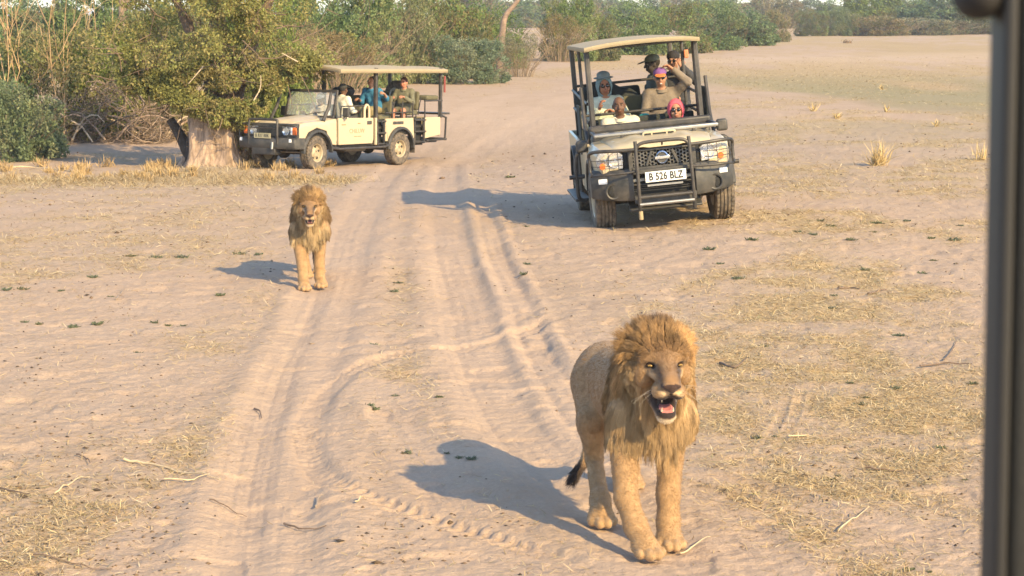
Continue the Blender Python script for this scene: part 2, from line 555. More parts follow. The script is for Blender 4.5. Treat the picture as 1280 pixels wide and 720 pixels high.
for pl, w, d, b, tr in RUTS:
    q = spline([(*ground_at(px, py)[:2],) for px, py in pl], 7)
    RUTS_W.append((np.array([c[:2] for c in q]), w, d, b, tr))

def relief(X, Y):
    """ruts, tread and small lumps; returns height and how worn the track is"""
    h = np.zeros_like(X); worn = np.zeros_like(X)
    lump = fbm(X * 3.1, Y * 3.1, None, 4, 21)
    for pts, w, d, b, tr in RUTS_W:
        best = np.full(X.shape, 9.0); along = np.zeros_like(X); side = np.zeros_like(X)
        s0 = 0.0
        for i in range(len(pts) - 1):
            a, e = pts[i], pts[i + 1] - pts[i]
            L = np.linalg.norm(e); u = e / L
            m = (np.abs(X - a[0] - e[0] / 2) < L / 2 + w * 3) & (np.abs(Y - a[1] - e[1] / 2) < L / 2 + w * 3)
            if m.any():
                rx, ry = X[m] - a[0], Y[m] - a[1]
                t = np.clip(rx * u[0] + ry * u[1], 0, L)
                dx, dy = rx - t * u[0], ry - t * u[1]
                dist = np.hypot(dx, dy); sg = np.sign(dx * u[1] - dy * u[0])
                bm = best[m]; k = dist < bm
                bm[k] = dist[k]; best[m] = bm
                al = along[m]; al[k] = (s0 + t)[k]; along[m] = al
                sd = side[m]; sd[k] = (dist * sg)[k]; side[m] = sd
            s0 += L
        n = best < w * 2.8
        if not n.any(): continue
        q = best[n] / w
        wob = 0.6 + 0.8 * vnoise(along[n] * 0.9, side[n] * 0.0 + 3, None, 31)
        prof = -d * wob * (1 - sstep(0.55, 1.1, q)) + b * wob * np.exp(-((q - 1.45) / 0.38) ** 2) * (0.4 + 1.2 * vnoise(along[n] * 2.2, np.sign(side[n]) * 5.0, None, 33))
        prof += (np.sin(side[n] * 62 + 1.5 * np.sin(along[n] * 0.7)) * 0.006 + np.sin(side[n] * 140 + along[n]) * 0.003) * (1 - sstep(0.8, 1.25, q)) * vnoise(along[n] * 0.6, side[n] * 4, None, 44)
        if tr:
            prof += tr * (np.sin(2 * math.pi * (along[n] + np.abs(side[n]) * 0.6) / 0.105) > 0.1) * (1 - sstep(0.8, 1.0, q)) * sstep(0.25, 0.55, vnoise(along[n] * 0.8, along[n] * 0 + 2, None, 37))
        prof *= 0.36 * sstep(0.0, 1.2, along[n]) * sstep(s0, s0 - 1.2, along[n])
        h[n] += prof
        worn[n] = np.maximum(worn[n], (1 - sstep(0.9, 2.2, q)) * min(1.0, w / 0.2))
    amp = 0.019 * (1 - 0.35 * worn)
    h += (lump - 0.5) * amp * 2 + (fbm(X * 11, Y * 11, None, 3, 23) - 0.5) * 0.018 * (1 - 0.3 * worn) + (vnoise(X * 27, Y * 27, None, 29) - 0.5) * 0.006
    # scuffs and footprints
    cell = vnoise(X * 4.3, Y * 4.3, None, 51)
    h -= 0.016 * sstep(0.72, 0.88, cell)
    return h, worn

def straw_mask(X, Y, worn):
    """where dry grass lies: 0..1"""
    n = fbm(X * 0.55, Y * 0.35, None, 4, 61)
    n2 = fbm(X * 2.1, Y * 1.6, None, 3, 63)
    right = sstep(0.0, 1.3, X - 0.035 * Y)            # right of the track
    left = sstep(-0.09 * Y, -0.17 * Y, X) * 0.55
    mid = 0.35 * np.exp(-((X - (-0.9 + 0.0 * Y)) / 0.5) ** 2) * sstep(11, 14, Y)
    base = np.clip(right * 0.72 + left * .75 + mid, 0, 1)
    band = np.exp(-((Y - 38.5) / 2.6) ** 2) * sstep(-2.3, -3.2, X) * 1.3      # straw belt before the tree
    far = sstep(55, 90, Y) * 0.8 * sstep(.42, .6, fbm(X * .18, Y * .035, None, 4, 67))
    m = np.clip(base * sstep(0.40, 0.62, n) * (0.35 + 0.9 * sstep(0.35, 0.65, n2)) + band * (0.5 + n2 * 0.7) + far, 0, 1)
    return m * (1 - 0.9 * worn)

def build_ground():
    # u = X/Y slope, fine inside the view, coarse outside
    uin = np.linspace(-0.285, 0.285, 600)
    step = np.geomspace(0.0012, 1.4, 34); uo = 0.285 + np.cumsum(step)
    u = np.concatenate([-uo[::-1], uin, uo])
    py = np.concatenate([np.linspace(735, 40, 640)])
    Yin = np.array([CAM_H / math.tan(PITCH - math.atan((360 - p) / FPX)) for p in py])
    Yn = np.linspace(-60, Yin[0], 24)[:-1]
    Yf = np.geomspace(Yin[-1], 5000, 40)[1:]
    Ys = np.concatenate([Yn, Yin, Yf])
    U, YY = np.meshgrid(u, Ys)
    XX = np.clip(U * np.maximum(YY, 9.0), -4000, 4000)
    X, Y = XX.ravel(), YY.ravel()
    z = terrain(X, Y)
    m = (Y > 8.5) & (Y < 75) & (np.abs(X / np.maximum(Y, 1)) < 0.32)
    worn = np.zeros_like(X)
    h, wv = relief(X[m], Y[m])
    z[m] += h * sstep(75, 45, Y[m]); worn[m] = wv
    st = straw_mask(X, Y, worn)
    green = sstep(0.45, 0.6, fbm(X * 0.12, Y * 0.05 + 4, None, 3, 71)) * np.exp(-((Y - 70) / 22) ** 2) * sstep(3, 9, X)
    pale = np.exp(-((Y - 118 - X * 0.6) / 14) ** 2) * sstep(4, 10, X) + np.exp(-((Y - 60 + X * 1.2) / 6) ** 2) * sstep(-4, 0, X) * sstep(9, 3, X) * 0.6
    nr, nc = U.shape
    i = np.arange((nr - 1) * (nc - 1)); r, c = i // (nc - 1), i % (nc - 1)
    F = np.stack([r * nc + c, r * nc + c + 1, (r + 1) * nc + c + 1, (r + 1) * nc + c], 1)
    mt = bpy.data.materials.new("sandy_soil"); mt.use_nodes = True
    nt = mt.node_tree; b = nt.nodes["Principled BSDF"]
    b.inputs["Roughness"].default_value = 0.95; b.inputs["Specular IOR Level"].default_value = 0.1
    L = nt.links.new
    geo = nt.nodes.new("ShaderNodeNewGeometry")
    def noise(scale, det=5, rough=0.6):
        n = nt.nodes.new("ShaderNodeTexNoise"); n.inputs["Scale"].default_value = scale; n.inputs["Detail"].default_value = det; n.inputs["Roughness"].default_value = rough
        L(geo.outputs["Position"], n.inputs["Vector"]); return n.outputs["Fac"]
    def ramp(f, a, ca, c, cb):
        n = nt.nodes.new("ShaderNodeValToRGB"); n.color_ramp.elements[0].position = a; n.color_ramp.elements[1].position = c
        n.color_ramp.elements[0].color = (*ca, 1); n.color_ramp.elements[1].color = (*cb, 1); L(f, n.inputs["Fac"]); return n.outputs["Color"]
    def mix(f, a, c):
        n = nt.nodes.new("ShaderNodeMix"); n.data_type = 'RGBA'
        if isinstance(f, float): n.inputs[0].default_value = f
        else: L(f, n.inputs[0])
        L(a, n.inputs[6])
        if isinstance(c, tuple): n.inputs[7].default_value = (*c, 1)
        else: L(c, n.inputs[7])
        return n.outputs[2]
    def attr(nm):
        n = nt.nodes.new("ShaderNodeAttribute"); n.attribute_name = nm; return n.outputs["Fac"]
    def mul(a, c):
        n = nt.nodes.new("ShaderNodeMath"); n.operation = 'MULTIPLY'; L(a, n.inputs[0])
        if isinstance(c, float): n.inputs[1].default_value = c
        else: L(c, n.inputs[1])
        return n.outputs[0]
    sand = ramp(noise(1.3), 0.3, (0.385, 0.275, 0.190), 0.7, (0.470, 0.345, 0.245))
    fine = ramp(noise(38, 6, 0.7), 0.28, (0.30, 0.215, 0.15), 0.66, (0.50, 0.37, 0.265))
    c = mix(0.42, sand, fine)
    speck = ramp(noise(95, 2), 0.66, (0, 0, 0), 0.74, (1, 1, 1))
    c = mix(mul(speck, 0.35), c, (0.20, 0.145, 0.09))
    strawc = ramp(noise(26, 6, 0.75), 0.3, (0.25, 0.175, 0.085), 0.68, (0.52, 0.38, 0.19))
    c = mix(mul(attr("Straw"), 0.80), c, strawc)
    c = mix(mul(attr("Worn"), 0.35), c, (0.475, 0.345, 0.245))
    greenc = ramp(noise(9, 6, 0.7), 0.35, (0.20, 0.19, 0.10), 0.7, (0.34, 0.28, 0.15))
    c = mix(mul(attr("Green"), 0.8), c, greenc)
    c = mix(mul(attr("Pale"), 0.6), c, (0.50, 0.37, 0.26))
    mp = nt.nodes.new("ShaderNodeMapping"); mp.inputs["Scale"].default_value = (.30, .07, 1)
    L(geo.outputs["Position"], mp.inputs["Vector"])
    sn = nt.nodes.new("ShaderNodeTexNoise"); sn.inputs["Scale"].default_value = 1.0; sn.inputs["Detail"].default_value = 8; sn.inputs["Roughness"].default_value = .7
    L(mp.outputs["Vector"], sn.inputs["Vector"])
    c = mix(mul(ramp(sn.outputs["Fac"], .50, (0, 0, 0), .68, (1, 1, 1)), .35), c, (0.30, 0.215, 0.125))
    c = mix(mul(ramp(noise(3.3, 6, .7), .55, (0, 0, 0), .70, (1, 1, 1)), .28), c, (0.31, 0.225, 0.15))
    L(c, b.inputs["Base Color"])
    bp = nt.nodes.new("ShaderNodeBump"); bp.inputs["Strength"].default_value = 0.55; bp.inputs["Distance"].default_value = 0.02
    L(noise(55, 6, 0.7), bp.inputs["Height"])
    bp2 = nt.nodes.new("ShaderNodeBump"); bp2.inputs["Strength"].default_value = 0.4; bp2.inputs["Distance"].default_value = 0.06
    L(noise(9, 5), bp2.inputs["Height"]); L(bp2.outputs["Normal"], bp.inputs["Normal"])
    L(bp.outputs["Normal"], b.inputs["Normal"])
    g = mesh_np("ground", np.stack([X, Y, z], 1), F, mt, attrs={"Straw": st, "Worn": worn, "Green": green, "Pale": np.clip(pale, 0, 1)})
    tag(g, "bare sandy ground with wheel ruts, scattered straw and dry grass patches", kind="structure")
    return g
build_ground()
# ------------------------------------------------------------------ lions
FUR = mat_attr("lion_fur", rough=0.8, var=0.22, scale=22, sheen=0.15, bump=0.5, bscale=190)
HAIR = mat_attr("lion_hair", rough=0.62, var=0.0)
EYE = mat_attr("lion_eye", rough=0.08, var=0.0)
WET = mat_attr("wet_skin", rough=0.3, var=0.12, scale=60)

def lion(loc, rz, P, label, fine=1.0, n_hair=95000, n_fur=60000, seed=1):
    """front towards -Y; P holds the pose"""
    root = empty("lion", loc, rz, label, "lion", "male lions walking along the track")
    st = fine
    S = SDF(axis_pts((-0.56, -0.27, .012 * st), (-0.27, 0.25, .0075 * st), (0.25, 0.36, .012 * st)),
            axis_pts((-0.62, -0.02, .0078 * st), (-0.02, 0.3, .011 * st), (0.3, 1.75, .016 * st)),
            axis_pts((-0.03, 0.13, .0085 * st), (0.13, 0.62, .013 * st), (0.62, 1.16, .0078 * st), (1.16, 1.3, .012 * st)))
    B = P["bx"]           # rump offset: the body runs from the chest back to here
    def bx(y): return B * min(1, max(0, (y - 0.1) / 1.15))
    # trunk: deep chest, tucked belly, haunches
    S.ell((0.0, 0.16, 0.67), (0.165, 0.26, 0.24), 0.05)
    S.cap((bx(.1), 0.12, 0.80), (bx(1.1), 1.1, 0.70), 0.165, 0.145, 0.06)
    S.ell((bx(.45), 0.45, 0.66), (0.172, 0.36, 0.22), 0.08)
    S.ell((bx(.85), 0.85, 0.645), (0.160, 0.36, 0.185), 0.08)
    S.ell((bx(1.15), 1.15, 0.665), (0.175, 0.22, 0.195), 0.07)
    S.cap((0, 0.26, 0.85), (P["head"][0] * .6, P["head"][1] + .14, P["head"][2] - .01), 0.17, 0.145, 0.07)
    # shoulders and front legs
    for s, q in ((-1, P["fl"]), (1, P["fr"])):
        S.ell((s * 0.118, 0.13, 0.70), (0.082, 0.14, 0.20), 0.05)
        S.cap((s * 0.128, 0.06, 0.66), q[0], 0.105, 0.078, 0.05)
        S.cap(q[0], q[1], 0.079, 0.058, 0.035)
        S.ell((q[0][0] * .97, q[0][1] + .03, q[0][2] + .02), (.072, .085, .10), 0.04)
        S.cap(q[1], q[2], 0.058, 0.058, 0.03)
        paw(S, q[2], q[3], q[4])
    # haunches and hind legs: hip, knee, hock, paw
    for s, q in ((-1, P["hl"]), (1, P["hr"])):
        S.ell((q[0][0], q[0][1], q[0][2]), (0.105, 0.18, 0.17), 0.06)
        S.cap(q[0], q[1], 0.125, 0.085, 0.06)
        S.cap(q[1], q[2], 0.085, 0.047, 0.04)
        S.cap(q[2], q[3], 0.045, 0.048, 0.03)
        paw(S, q[3], q[4], q[5])
    t = spline(P["tail"], 5)
    S.chain([tuple(p) for p in t], list(np.linspace(0.045, 0.017, len(t))), 0.02)
    # head, in its own frame: x right, y forward (f), z up
    hx, hy, hz = P["head"]
    M = Matrix.Translation((hx, hy, hz)) @ Euler((0, P.get("roll", 0.0), 0)).to_matrix().to_4x4() @ Euler((0, 0, P["yaw"])).to_matrix().to_4x4() @ Euler((P["pitch"], 0, 0)).to_matrix().to_4x4() @ Matrix.Diagonal((P.get('hs', 1.27) * P.get('hw', .95), -P.get('hs', 1.27), P.get('hs', 1.27), 1))
    S.ell((0, 0.00, 0.025), (.122, .145, .108), .03, M=M)
    S.ell((0, 0.085, 0.050), (.088, .070, .055), .03, M=M)
    for s in (-1, 1):
        S.cap((s * .034, .130, .064), (s * .084, .110, .060), .026, .022, .014, M=M)          # brow
        S.ell((s * .078, .062, -.020), (.046, .080, .056), .05, M=M)                          # cheek
        S.ell((s * .108, -.03, .070), (.026, .014, .030), .015, M=M, rot=(0, s * .5, 0))     # ear
        S.ell((s * .042, .150, .012), (.026, .055, .020), .02, M=M)
    S.cap((0, .08, .048), (0, .240, .004), .054, .043, .03, M=M)
    S.cap((0, .10, .078), (0, .16, .058), .020, .018, .03, M=M)                              # bridge of the nose
    for s in (-1, 1):
        S.ell((s * .032, .222, -.040), (.037, .058, .031), .028, M=M)                         # whisker pads
    S.ell((0, .276, .000), (.040, .018, .0155), .008, M=M)
    S.ell((0, .283, -.010), (.017, .014, .018), .008, M=M)
    jo = P["jaw"]
    S.cap((0, .05, -.085), (0, .185, -.098 - jo), .060, .038, .03, M=M)
    S.ell((0, .208, -.100 - jo), (.036, .028, .032), .015, M=M)
    S.cap((-.05, .07, -.07), (0, .2, -.1 - jo), .04, .03, .02, M=M); S.cap((.05, .07, -.07), (0, .2, -.1 - jo), .04, .03, .02, M=M)
    # eye sockets, nostrils, mouth
    for s in (-1, 1):
        S.ell((s * .063, .150, .040), (.021, .026, .0105), .008, sub=True, M=M, rot=(0, s * -.25, 0))
        S.ell((s * .019, .296, .004), (.008, .008, .006), .004, sub=True, M=M)
    S.ell((0, .240, -.073 - jo * .46), (.046, .105, .014 + jo * .50), .010, sub=True, M=M)
    S.cap((0, .29, -.024), (0, .275, -.062), .0035, .0035, .004, sub=True, M=M)
    V, F = S.mesh()
    N = vnormals(V, F)
    # --- colour by place
    Mi = np.array(M.inverted())
    h = V @ Mi[:3, :3].T + Mi[:3, 3]
    hx_, hf, hzz = h[:, 0], h[:, 1], h[:, 2]
    C = np.tile(np.array(P["coat"]), (len(V), 1))
    def blend(w, c):
        nonlocal C
        w = np.clip(w, 0, 1)[:, None]; C = C * (1 - w) + np.array(c) * w
    n1 = fbm(V[:, 0] * 9, V[:, 1] * 9, V[:, 2] * 9, 3, seed)
    blend(sstep(.45, .75, n1) * .35, (0.30, 0.205, 0.115))
    blend(sstep(.72, .98, V[:, 2]) * (V[:, 1] > .3) * .25, (0.27, 0.19, 0.115))
    blend(sstep(.62, .50, V[:, 2]) * (V[:, 1] > .2) * (V[:, 1] < 1.0) * sstep(-.3, -.9, N[:, 2]) * .7, (0.55, 0.43, 0.29))
    blend(sstep(.55, .2, V[:, 2]) * .55, (0.43, 0.285, 0.15))
    blend(sstep(.10, .03, V[:, 2]) * .4, (0.47, 0.335, 0.20))
    inface = (hf > .02) & (np.abs(hx_) < .16) & (hzz > -.22) & (hzz < .14)
    blend(inface * .9, (0.36, 0.235, 0.125))
    blend(inface * sstep(.02, .01, np.abs(hx_) - .026) * sstep(.10, .14, hf) * sstep(-.03, .0, hzz) * .8, (0.21, 0.13, 0.072))   # bridge
    blend(inface * np.exp(-((np.abs(hx_) - .060) / .022) ** 2 - ((hzz - .012) / .012) ** 2) * (hf > .1) * .75, (0.55, 0.43, 0.29))   # pale below the eyes
    blend(inface * np.exp(-((np.abs(hx_) - .040) / .013) ** 2 - ((hzz - .018) / .034) ** 2) * (hf > .1) * .9, (0.10, 0.06, 0.035))  # tear line
    blend(inface * sstep(-.016, -.028, hzz) * (hf > .20) * (hzz > -.075) * sstep(.056, .036, np.abs(hx_)) * .85, (0.58, 0.46, 0.31))                                # muzzle
    sp = (np.sin(hzz * 520) > .55) & (np.sin(h[:, 0] * 300 + hf * 300) > .1)
    blend(inface * sp * (hf > .19) * (hzz < -.024) * (hzz > -.058) * (np.abs(hx_) > .018) * .55, (0.16, 0.10, 0.06))
    ew = np.exp(-((np.abs(hx_) - .062) / .028) ** 4 - ((hzz - .039) / .0165) ** 4) * (hf > .10)
    blend(inface * ew, (0.045, 0.03, 0.022))
    nose = (((hx_ / (.044 - .6 * np.clip(.0 - hzz, 0, .05))) ** 2 + ((hzz + .005) / .0165) ** 2) < 1) & (hf > .25) | ((np.abs(hx_) < .016 * np.clip((hzz + .032) / .03, 0, 1)) & (hf > .262) & (hzz < .01) & (hzz > -.034))
    blend(nose * 1.0, (0.050, 0.030, 0.026))
    blend((np.abs(hx_) < .004) & (hf > .255) & (hzz > -.075) & (hzz < -.02), (0.05, 0.035, 0.03))
    # lips and mouth lining: distance to the mouth cavity
    q = np.sqrt((hx_ / .046) ** 2 + ((hf - .240) / .105) ** 2 + ((hzz + .073 + jo * .46) / (.014 + jo * .50)) ** 2)
    blend(sstep(1.85 if jo > .02 else 1.6, 1.45, q) * (hf > .10), (0.030, 0.020, 0.020))
    chin = inface * sstep(-.098 - jo, -.112 - jo, hzz) * (hf > .135)
    blend(chin * .95 * sstep(1.5, 1.75, q), (0.72, 0.62, 0.48))
    # black tail tip and the dark seams of the toes
    ts = V - np.array(P["tail"][-1]); blend(sstep(.13, .05, np.linalg.norm(ts, axis=1)), (0.05, 0.035, 0.03))
    blend(inface * (hzz > .055) * sstep(.02, .10, hf) * (.35 + .5 * (n1 > .5)), (0.27, 0.175, 0.095))
    C = C * np.array((.87, .80, .71))
    body = mesh_np("body", V, F, FUR, root, col=C)
    # --- eyes, tongue, teeth
    for s in (-1, 1):
        n = 20; ev, ef, ec = [], None, []
        b = MB().ball((0, 0, 0), 1.0, n)
        ev = np.array(b.v); d = ev @ np.array([s * .20, .96, P.get("gaze", -.05)]) / 1.0
        col = np.where((d > .76)[:, None], (.30, .19, .055), np.array((.05, .03, .02)))
        col = np.where((d > .955)[:, None], (.012, .01, .01), col)
        pts = np.array([M @ Vector((s * .062 + p[0] * .0155, .1340 + p[1] * .0175, .0395 + p[2] * .0125 * P.get("eyeopen", 1.0))) for p in ev])
        o = mesh_np("eye", pts, [tuple(f) for f in b.f], EYE, root, col=col)
    if jo > .012:
        tg = MB()
        rings = []
        for i in range(9):
            t_ = i / 8; f = .10 + .125 * t_; w = .036 * (1 - .3 * t_ ** 3); z = -.088 - jo * .80 - .010 * (1 - t_) + .008 * math.sin(t_ * 3)
            rings.append([M @ Vector((w * math.cos(a), f, z + .010 * math.sin(a) - (.006 if abs(math.cos(a)) < .3 and math.sin(a) > 0 else 0))) for a in np.linspace(0, 2 * math.pi, 14, endpoint=False)])
        tg.loft(rings)
        o = tg.build("tongue", TONGUE, root)
        for s in (-1, 1):
            for up in (1, 0):
                p0 = Vector((s * (.030 if up else .024), .238 if up else .222, -.058 if up else -.078 - jo)); p1 = p0 + Vector((0, .004, -.020 if up else .018))
                MB().tube([M @ p0, M @ p0.lerp(p1, .5), M @ p1], [.0055, .004, .001], 8).build("tooth", TOOTH, root)
    # whiskers
    rg = np.random.default_rng(seed)
    W = []
    for s in (-1, 1):
        for i in range(4):
            p = np.array([s * .062, .205 + rg.uniform(-.02, .03), -.036 + rg.uniform(-.015, .015)])
            d = np.array([s * rg.uniform(.7, 1), rg.uniform(-.2, .3), rg.uniform(-.5, .15)]); d /= np.linalg.norm(d)
            L_ = rg.uniform(.06, .12)
            W.append([M @ Vector(p + d * L_ * t_ + np.array([0, 0, -.02 * t_ * t_])) for t_ in (0, .33, .66, 1)])
    hair("whisker", np.array(W), np.tile(np.array([.0004, .0004, .0003, .0002]), (len(W), 1)), np.tile((.50, .44, .36), (len(W), 1)), HAIR, root)
    # --- mane
    tri = np.concatenate([F[:, [0, 1, 2]], F[:, [0, 2, 3]]])
    ar = np.linalg.norm(np.cross(V[tri[:, 1]] - V[tri[:, 0]], V[tri[:, 2]] - V[tri[:, 0]]), axis=1)
    cen = V[tri].mean(1)
    hc = cen @ Mi[:3, :3].T + Mi[:3, 3]
    rad = np.hypot(hc[:, 0] / .118, (hc[:, 2] + .02) / .135)
    ring = (hc[:, 1] < .062 + .04 * (hc[:, 2] < -.09)) & (cen[:, 1] < .34) & (cen[:, 2] > .60)
    ring |= (hc[:, 1] < .135) & (hc[:, 2] > .066) & (cen[:, 1] < .34)
    ring |= (hc[:, 1] < .105) & (np.abs(hc[:, 0]) > .088) & (cen[:, 1] < .34) & (cen[:, 2] > .60)
    ring |= (hc[:, 2] < -.105) & (hc[:, 1] < .10) & (cen[:, 2] > .56) & (cen[:, 1] < .3)
    chest = (cen[:, 2] > P.get("mane_low", .60)) & (cen[:, 1] < .30) & (np.abs(cen[:, 0]) < .19)
    chest &= (N[F].mean(1)[np.arange(len(tri)) % len(F), 1] < .25) | (cen[:, 2] > .9)
    chest &= ~((np.abs(cen[:, 0]) > .06) & (cen[:, 2] < .57))
    chest &= hc[:, 1] < .10
    w = ar * (ring * 1.35 + (chest & ~ring) * 1.0)
    w = w / w.sum()
    pick = rg.choice(len(tri), n_hair, p=w)
    uu = rg.random((n_hair, 2)); fl = uu.sum(1) > 1; uu[fl] = 1 - uu[fl]
    T = V[tri[pick]]
    p0 = T[:, 0] + (T[:, 1] - T[:, 0]) * uu[:, :1] + (T[:, 2] - T[:, 0]) * uu[:, 1:]
    nn = N[tri[pick]].mean(1)
    h0 = p0 @ Mi[:3, :3].T + Mi[:3, 3]
    Ml = np.array(M.to_3x3()) / P.get('hs', 1.27)
    radial = np.stack([h0[:, 0], np.zeros(n_hair), h0[:, 2] + .02], 1)
    radial /= np.maximum(np.linalg.norm(radial, axis=1, keepdims=True), 1e-6)
    rw = radial @ Ml.T
    fw = Ml @ np.array([0, 1.0, 0])
    isr = ring[pick].astype(float)
    near = sstep(-.10, .06, h0[:, 1]) * isr
    up = sstep(.02, .10, h0[:, 2]) * isr
    down = sstep(-.04, -.13, h0[:, 2])
    d = rw * (isr * (.50 + .40 * up))[:, None] + nn * (.40 - .18 * (1 - isr))[:, None] + fw * (near * .30 * (1 - up) + .18 * up)[:, None]
    d += np.array([0, 0, 1.0]) * (up * .20)[:, None] + np.array([0, 0, -1.0]) * ((1 - isr) * 1.35 + isr * down * .9 + isr * (1 - up) * .55)[:, None] + np.array([0, .35, 0]) * ((1 - isr) * .5 * (p0[:, 1] > .05))[:, None]
    lock = 16.0
    nz = np.stack([vnoise(p0[:, 0] * lock, p0[:, 1] * lock, p0[:, 2] * lock, seed + i) - .5 for i in range(3)], 1)
    nz2 = np.stack([vnoise(p0[:, 0] * 46, p0[:, 1] * 46, p0[:, 2] * 46, seed + 5 + i) - .5 for i in range(3)], 1)
    d += nz * .95 + nz2 * .55 + rg.normal(0, .09, (n_hair, 3))
    d /= np.linalg.norm(d, axis=1, keepdims=True)
    Lh = (.058 + .014 * (1 - near) * isr + .055 * (1 - isr) + .045 * down * isr + .022 * up) * rg.uniform(.6, 1.15, n_hair) * (.75 + .5 * vnoise(p0[:, 0] * 11, p0[:, 1] * 11, p0[:, 2] * 11, seed + 9)) * P.get("mane_len", 1.0)
    rim = sstep(.135, -.01, h0[:, 1] + .02 * (1 - up))
    Lh = Lh * (1 - isr * (1 - (.22 + .78 * rim)) * (h0[:, 2] > -.085))
    Lh = Lh * (1 - .62 * sstep(.08, .18, np.abs(p0[:, 0])) * sstep(.95, .70, p0[:, 2]) * sstep(-.10, .04, p0[:, 1]))
    k = 6
    tt = np.linspace(0, 1, k)
    pts = p0[:, None, :] + d[:, None, :] * (Lh[:, None] * tt)[:, :, None]
    sag = (.60 * isr * (1 - up) + .30 * up + .35 * (1 - isr)) * Lh
    pts[:, :, 2] -= sag[:, None] * tt ** 2 * .75
    back = (.55 * up) * Lh
    pts += (-fw)[None, None, :] * (back[:, None] * tt ** 2)[:, :, None]
    curl = np.sin(tt[None, :] * 5 + rg.uniform(0, 6, n_hair)[:, None]) * (Lh * .05)[:, None] * tt
    pts[:, :, 0] += curl
    # hair gathers into locks: each strand leans to its lock's middle, and locks differ in length and tone
    wob = np.stack([vnoise(p0[:, 0] * 9, p0[:, 1] * 9, p0[:, 2] * 9, seed + 40 + i) for i in range(3)], 1) * 1.3
    key = np.floor(p0 * P.get("lock", 30) + wob * 2).astype(np.int64)
    _, inv = np.unique(key @ np.array([1, 4099, 16785407]), return_inverse=True)
    inv = inv.ravel(); nk = inv.max() + 1; cnt = np.bincount(inv, minlength=nk)
    mean = np.stack([np.stack([np.bincount(inv, pts[:, q, i], nk) / cnt for i in range(3)], 1) for q in range(k)], 1)
    ls = rg.uniform(.78, 1.22, nk)[inv]
    pts = pts[:, :1] + (pts - pts[:, :1]) * ls[:, None, None]
    pull = (.66 * tt ** 1.2)[None, :, None] * rg.uniform(.3, 1.0, n_hair)[:, None, None]
    pts = pts * (1 - pull) + (mean[inv] + (pts - pts[:, :1]) * 0 + (mean[inv] - mean[inv][:, :1]) * (ls - 1)[:, None, None]) * pull
    tone = rg.uniform(.70, 1.25, nk)[inv][:, None]
    pts[:, :, 2] = np.maximum(pts[:, :, 2], .05)
    r = P.get("hair_r", .00075) * (1 - .75 * tt ** 1.5)
    gold, dark, pale = [np.array(c) for c in P["mane_cols"]]
    t1 = rg.random(n_hair)[:, None]
    c = gold * (1 - .35 * t1) + dark * .35 * t1
    cl = vnoise(p0[:, 0] * 13, p0[:, 1] * 13, p0[:, 2] * 13, seed + 20)[:, None]
    c = c * (0.45 + 1.05 * cl) * rg.uniform(.7, 1.25, (n_hair, 1))
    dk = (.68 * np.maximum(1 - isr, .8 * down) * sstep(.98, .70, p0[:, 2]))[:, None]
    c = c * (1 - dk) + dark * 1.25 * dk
    fw_ = (isr * sstep(.6, .1, rim))[:, None] * .7
    c = c * (1 - fw_) + C[tri[pick, 0]] * fw_
    pw = (near * sstep(.05, -.02, h0[:, 2]) * .65)[:, None]
    c = c * (1 - pw) + pale * pw
    tw = (up * sstep(.05, .012, np.abs(h0[:, 0])) * sstep(.02, -.04, h0[:, 1]) * .75)[:, None]
    c = c * (1 - tw) + np.array((.09, .06, .045)) * tw
    if P.get("edge"):
        ewt = (isr * (1 - near) * P["edge"])[:, None] * rg.uniform(.4, 1, (n_hair, 1))
        c = c * (1 - ewt) + np.array((.10, .07, .05)) * ewt
    c = c * tone * np.array((.87, .83, .78))
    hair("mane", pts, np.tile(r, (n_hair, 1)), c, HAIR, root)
    # --- tail tuft
    nt_ = 700
    tp = np.array(P["tail"][-1]); td = tp - np.array(P["tail"][-2]); td /= np.linalg.norm(td)
    a = tp - td * rg.uniform(0, .09, nt_)[:, None] + rg.normal(0, .010, (nt_, 3))
    dd = td + rg.normal(0, .30, (nt_, 3)); dd /= np.linalg.norm(dd, axis=1, keepdims=True)
    tt4 = np.linspace(0, 1, 4)
    hair("tail_tuft", a[:, None, :] + dd[:, None, :] * (rg.uniform(.025, .06, nt_)[:, None] * tt4)[:, :, None] + td[None, None, :] * (tt4 ** 2 * .03)[None, :, None],
         np.tile(.0022 * (1 - .7 * tt4), (nt_, 1)), np.tile((.045, .032, .026), (nt_, 1)) * rg.uniform(.6, 1.6, (nt_, 1)), HAIR, root)
    # --- short coat over the body so its edge and shading read as fur
    w = ar * ~(chest | ring) * (cen[:, 2] > .03) * np.where((hc[:, 1] > .17) & (cen[:, 2] > .6), .45, 1.0) * np.where((hc[:, 1] > .05) & (cen[:, 2] > .6), 4.5, 1.0)
    face = (hc[:, 1] > .06) & (np.abs(hc[:, 0]) < .15) & (cen[:, 2] > .55) & (cen[:, 1] < .1)
    eyez = face & (((np.abs(np.abs(hc[:, 0]) - .063) < .025) & (np.abs(hc[:, 2] - .039) < .017)) | ((np.abs(hc[:, 0]) < .047) & (hc[:, 1] > .245) & (hc[:, 2] > -.035)) | ((hc[:, 1] > .14) & (hc[:, 2] < -.05) & (hc[:, 2] > -.10 - jo) & (np.abs(hc[:, 0]) < .055)))
    w = w * ~eyez
    w /= w.sum()
    pick = rg.choice(len(tri), n_fur, p=w)
    uu = rg.random((n_fur, 2)); fl = uu.sum(1) > 1; uu[fl] = 1 - uu[fl]
    T = V[tri[pick]]
    p0 = T[:, 0] + (T[:, 1] - T[:, 0]) * uu[:, :1] + (T[:, 2] - T[:, 0]) * uu[:, 1:]
    nn = N[tri[pick]].mean(1)
    fc = face[pick].astype(float)[:, None]
    flow = np.tile(np.array([0, .8, -.75]), (n_fur, 1)) * (1 - fc) + (-(fw) * .8 + np.array([0, 0, .1])) * fc
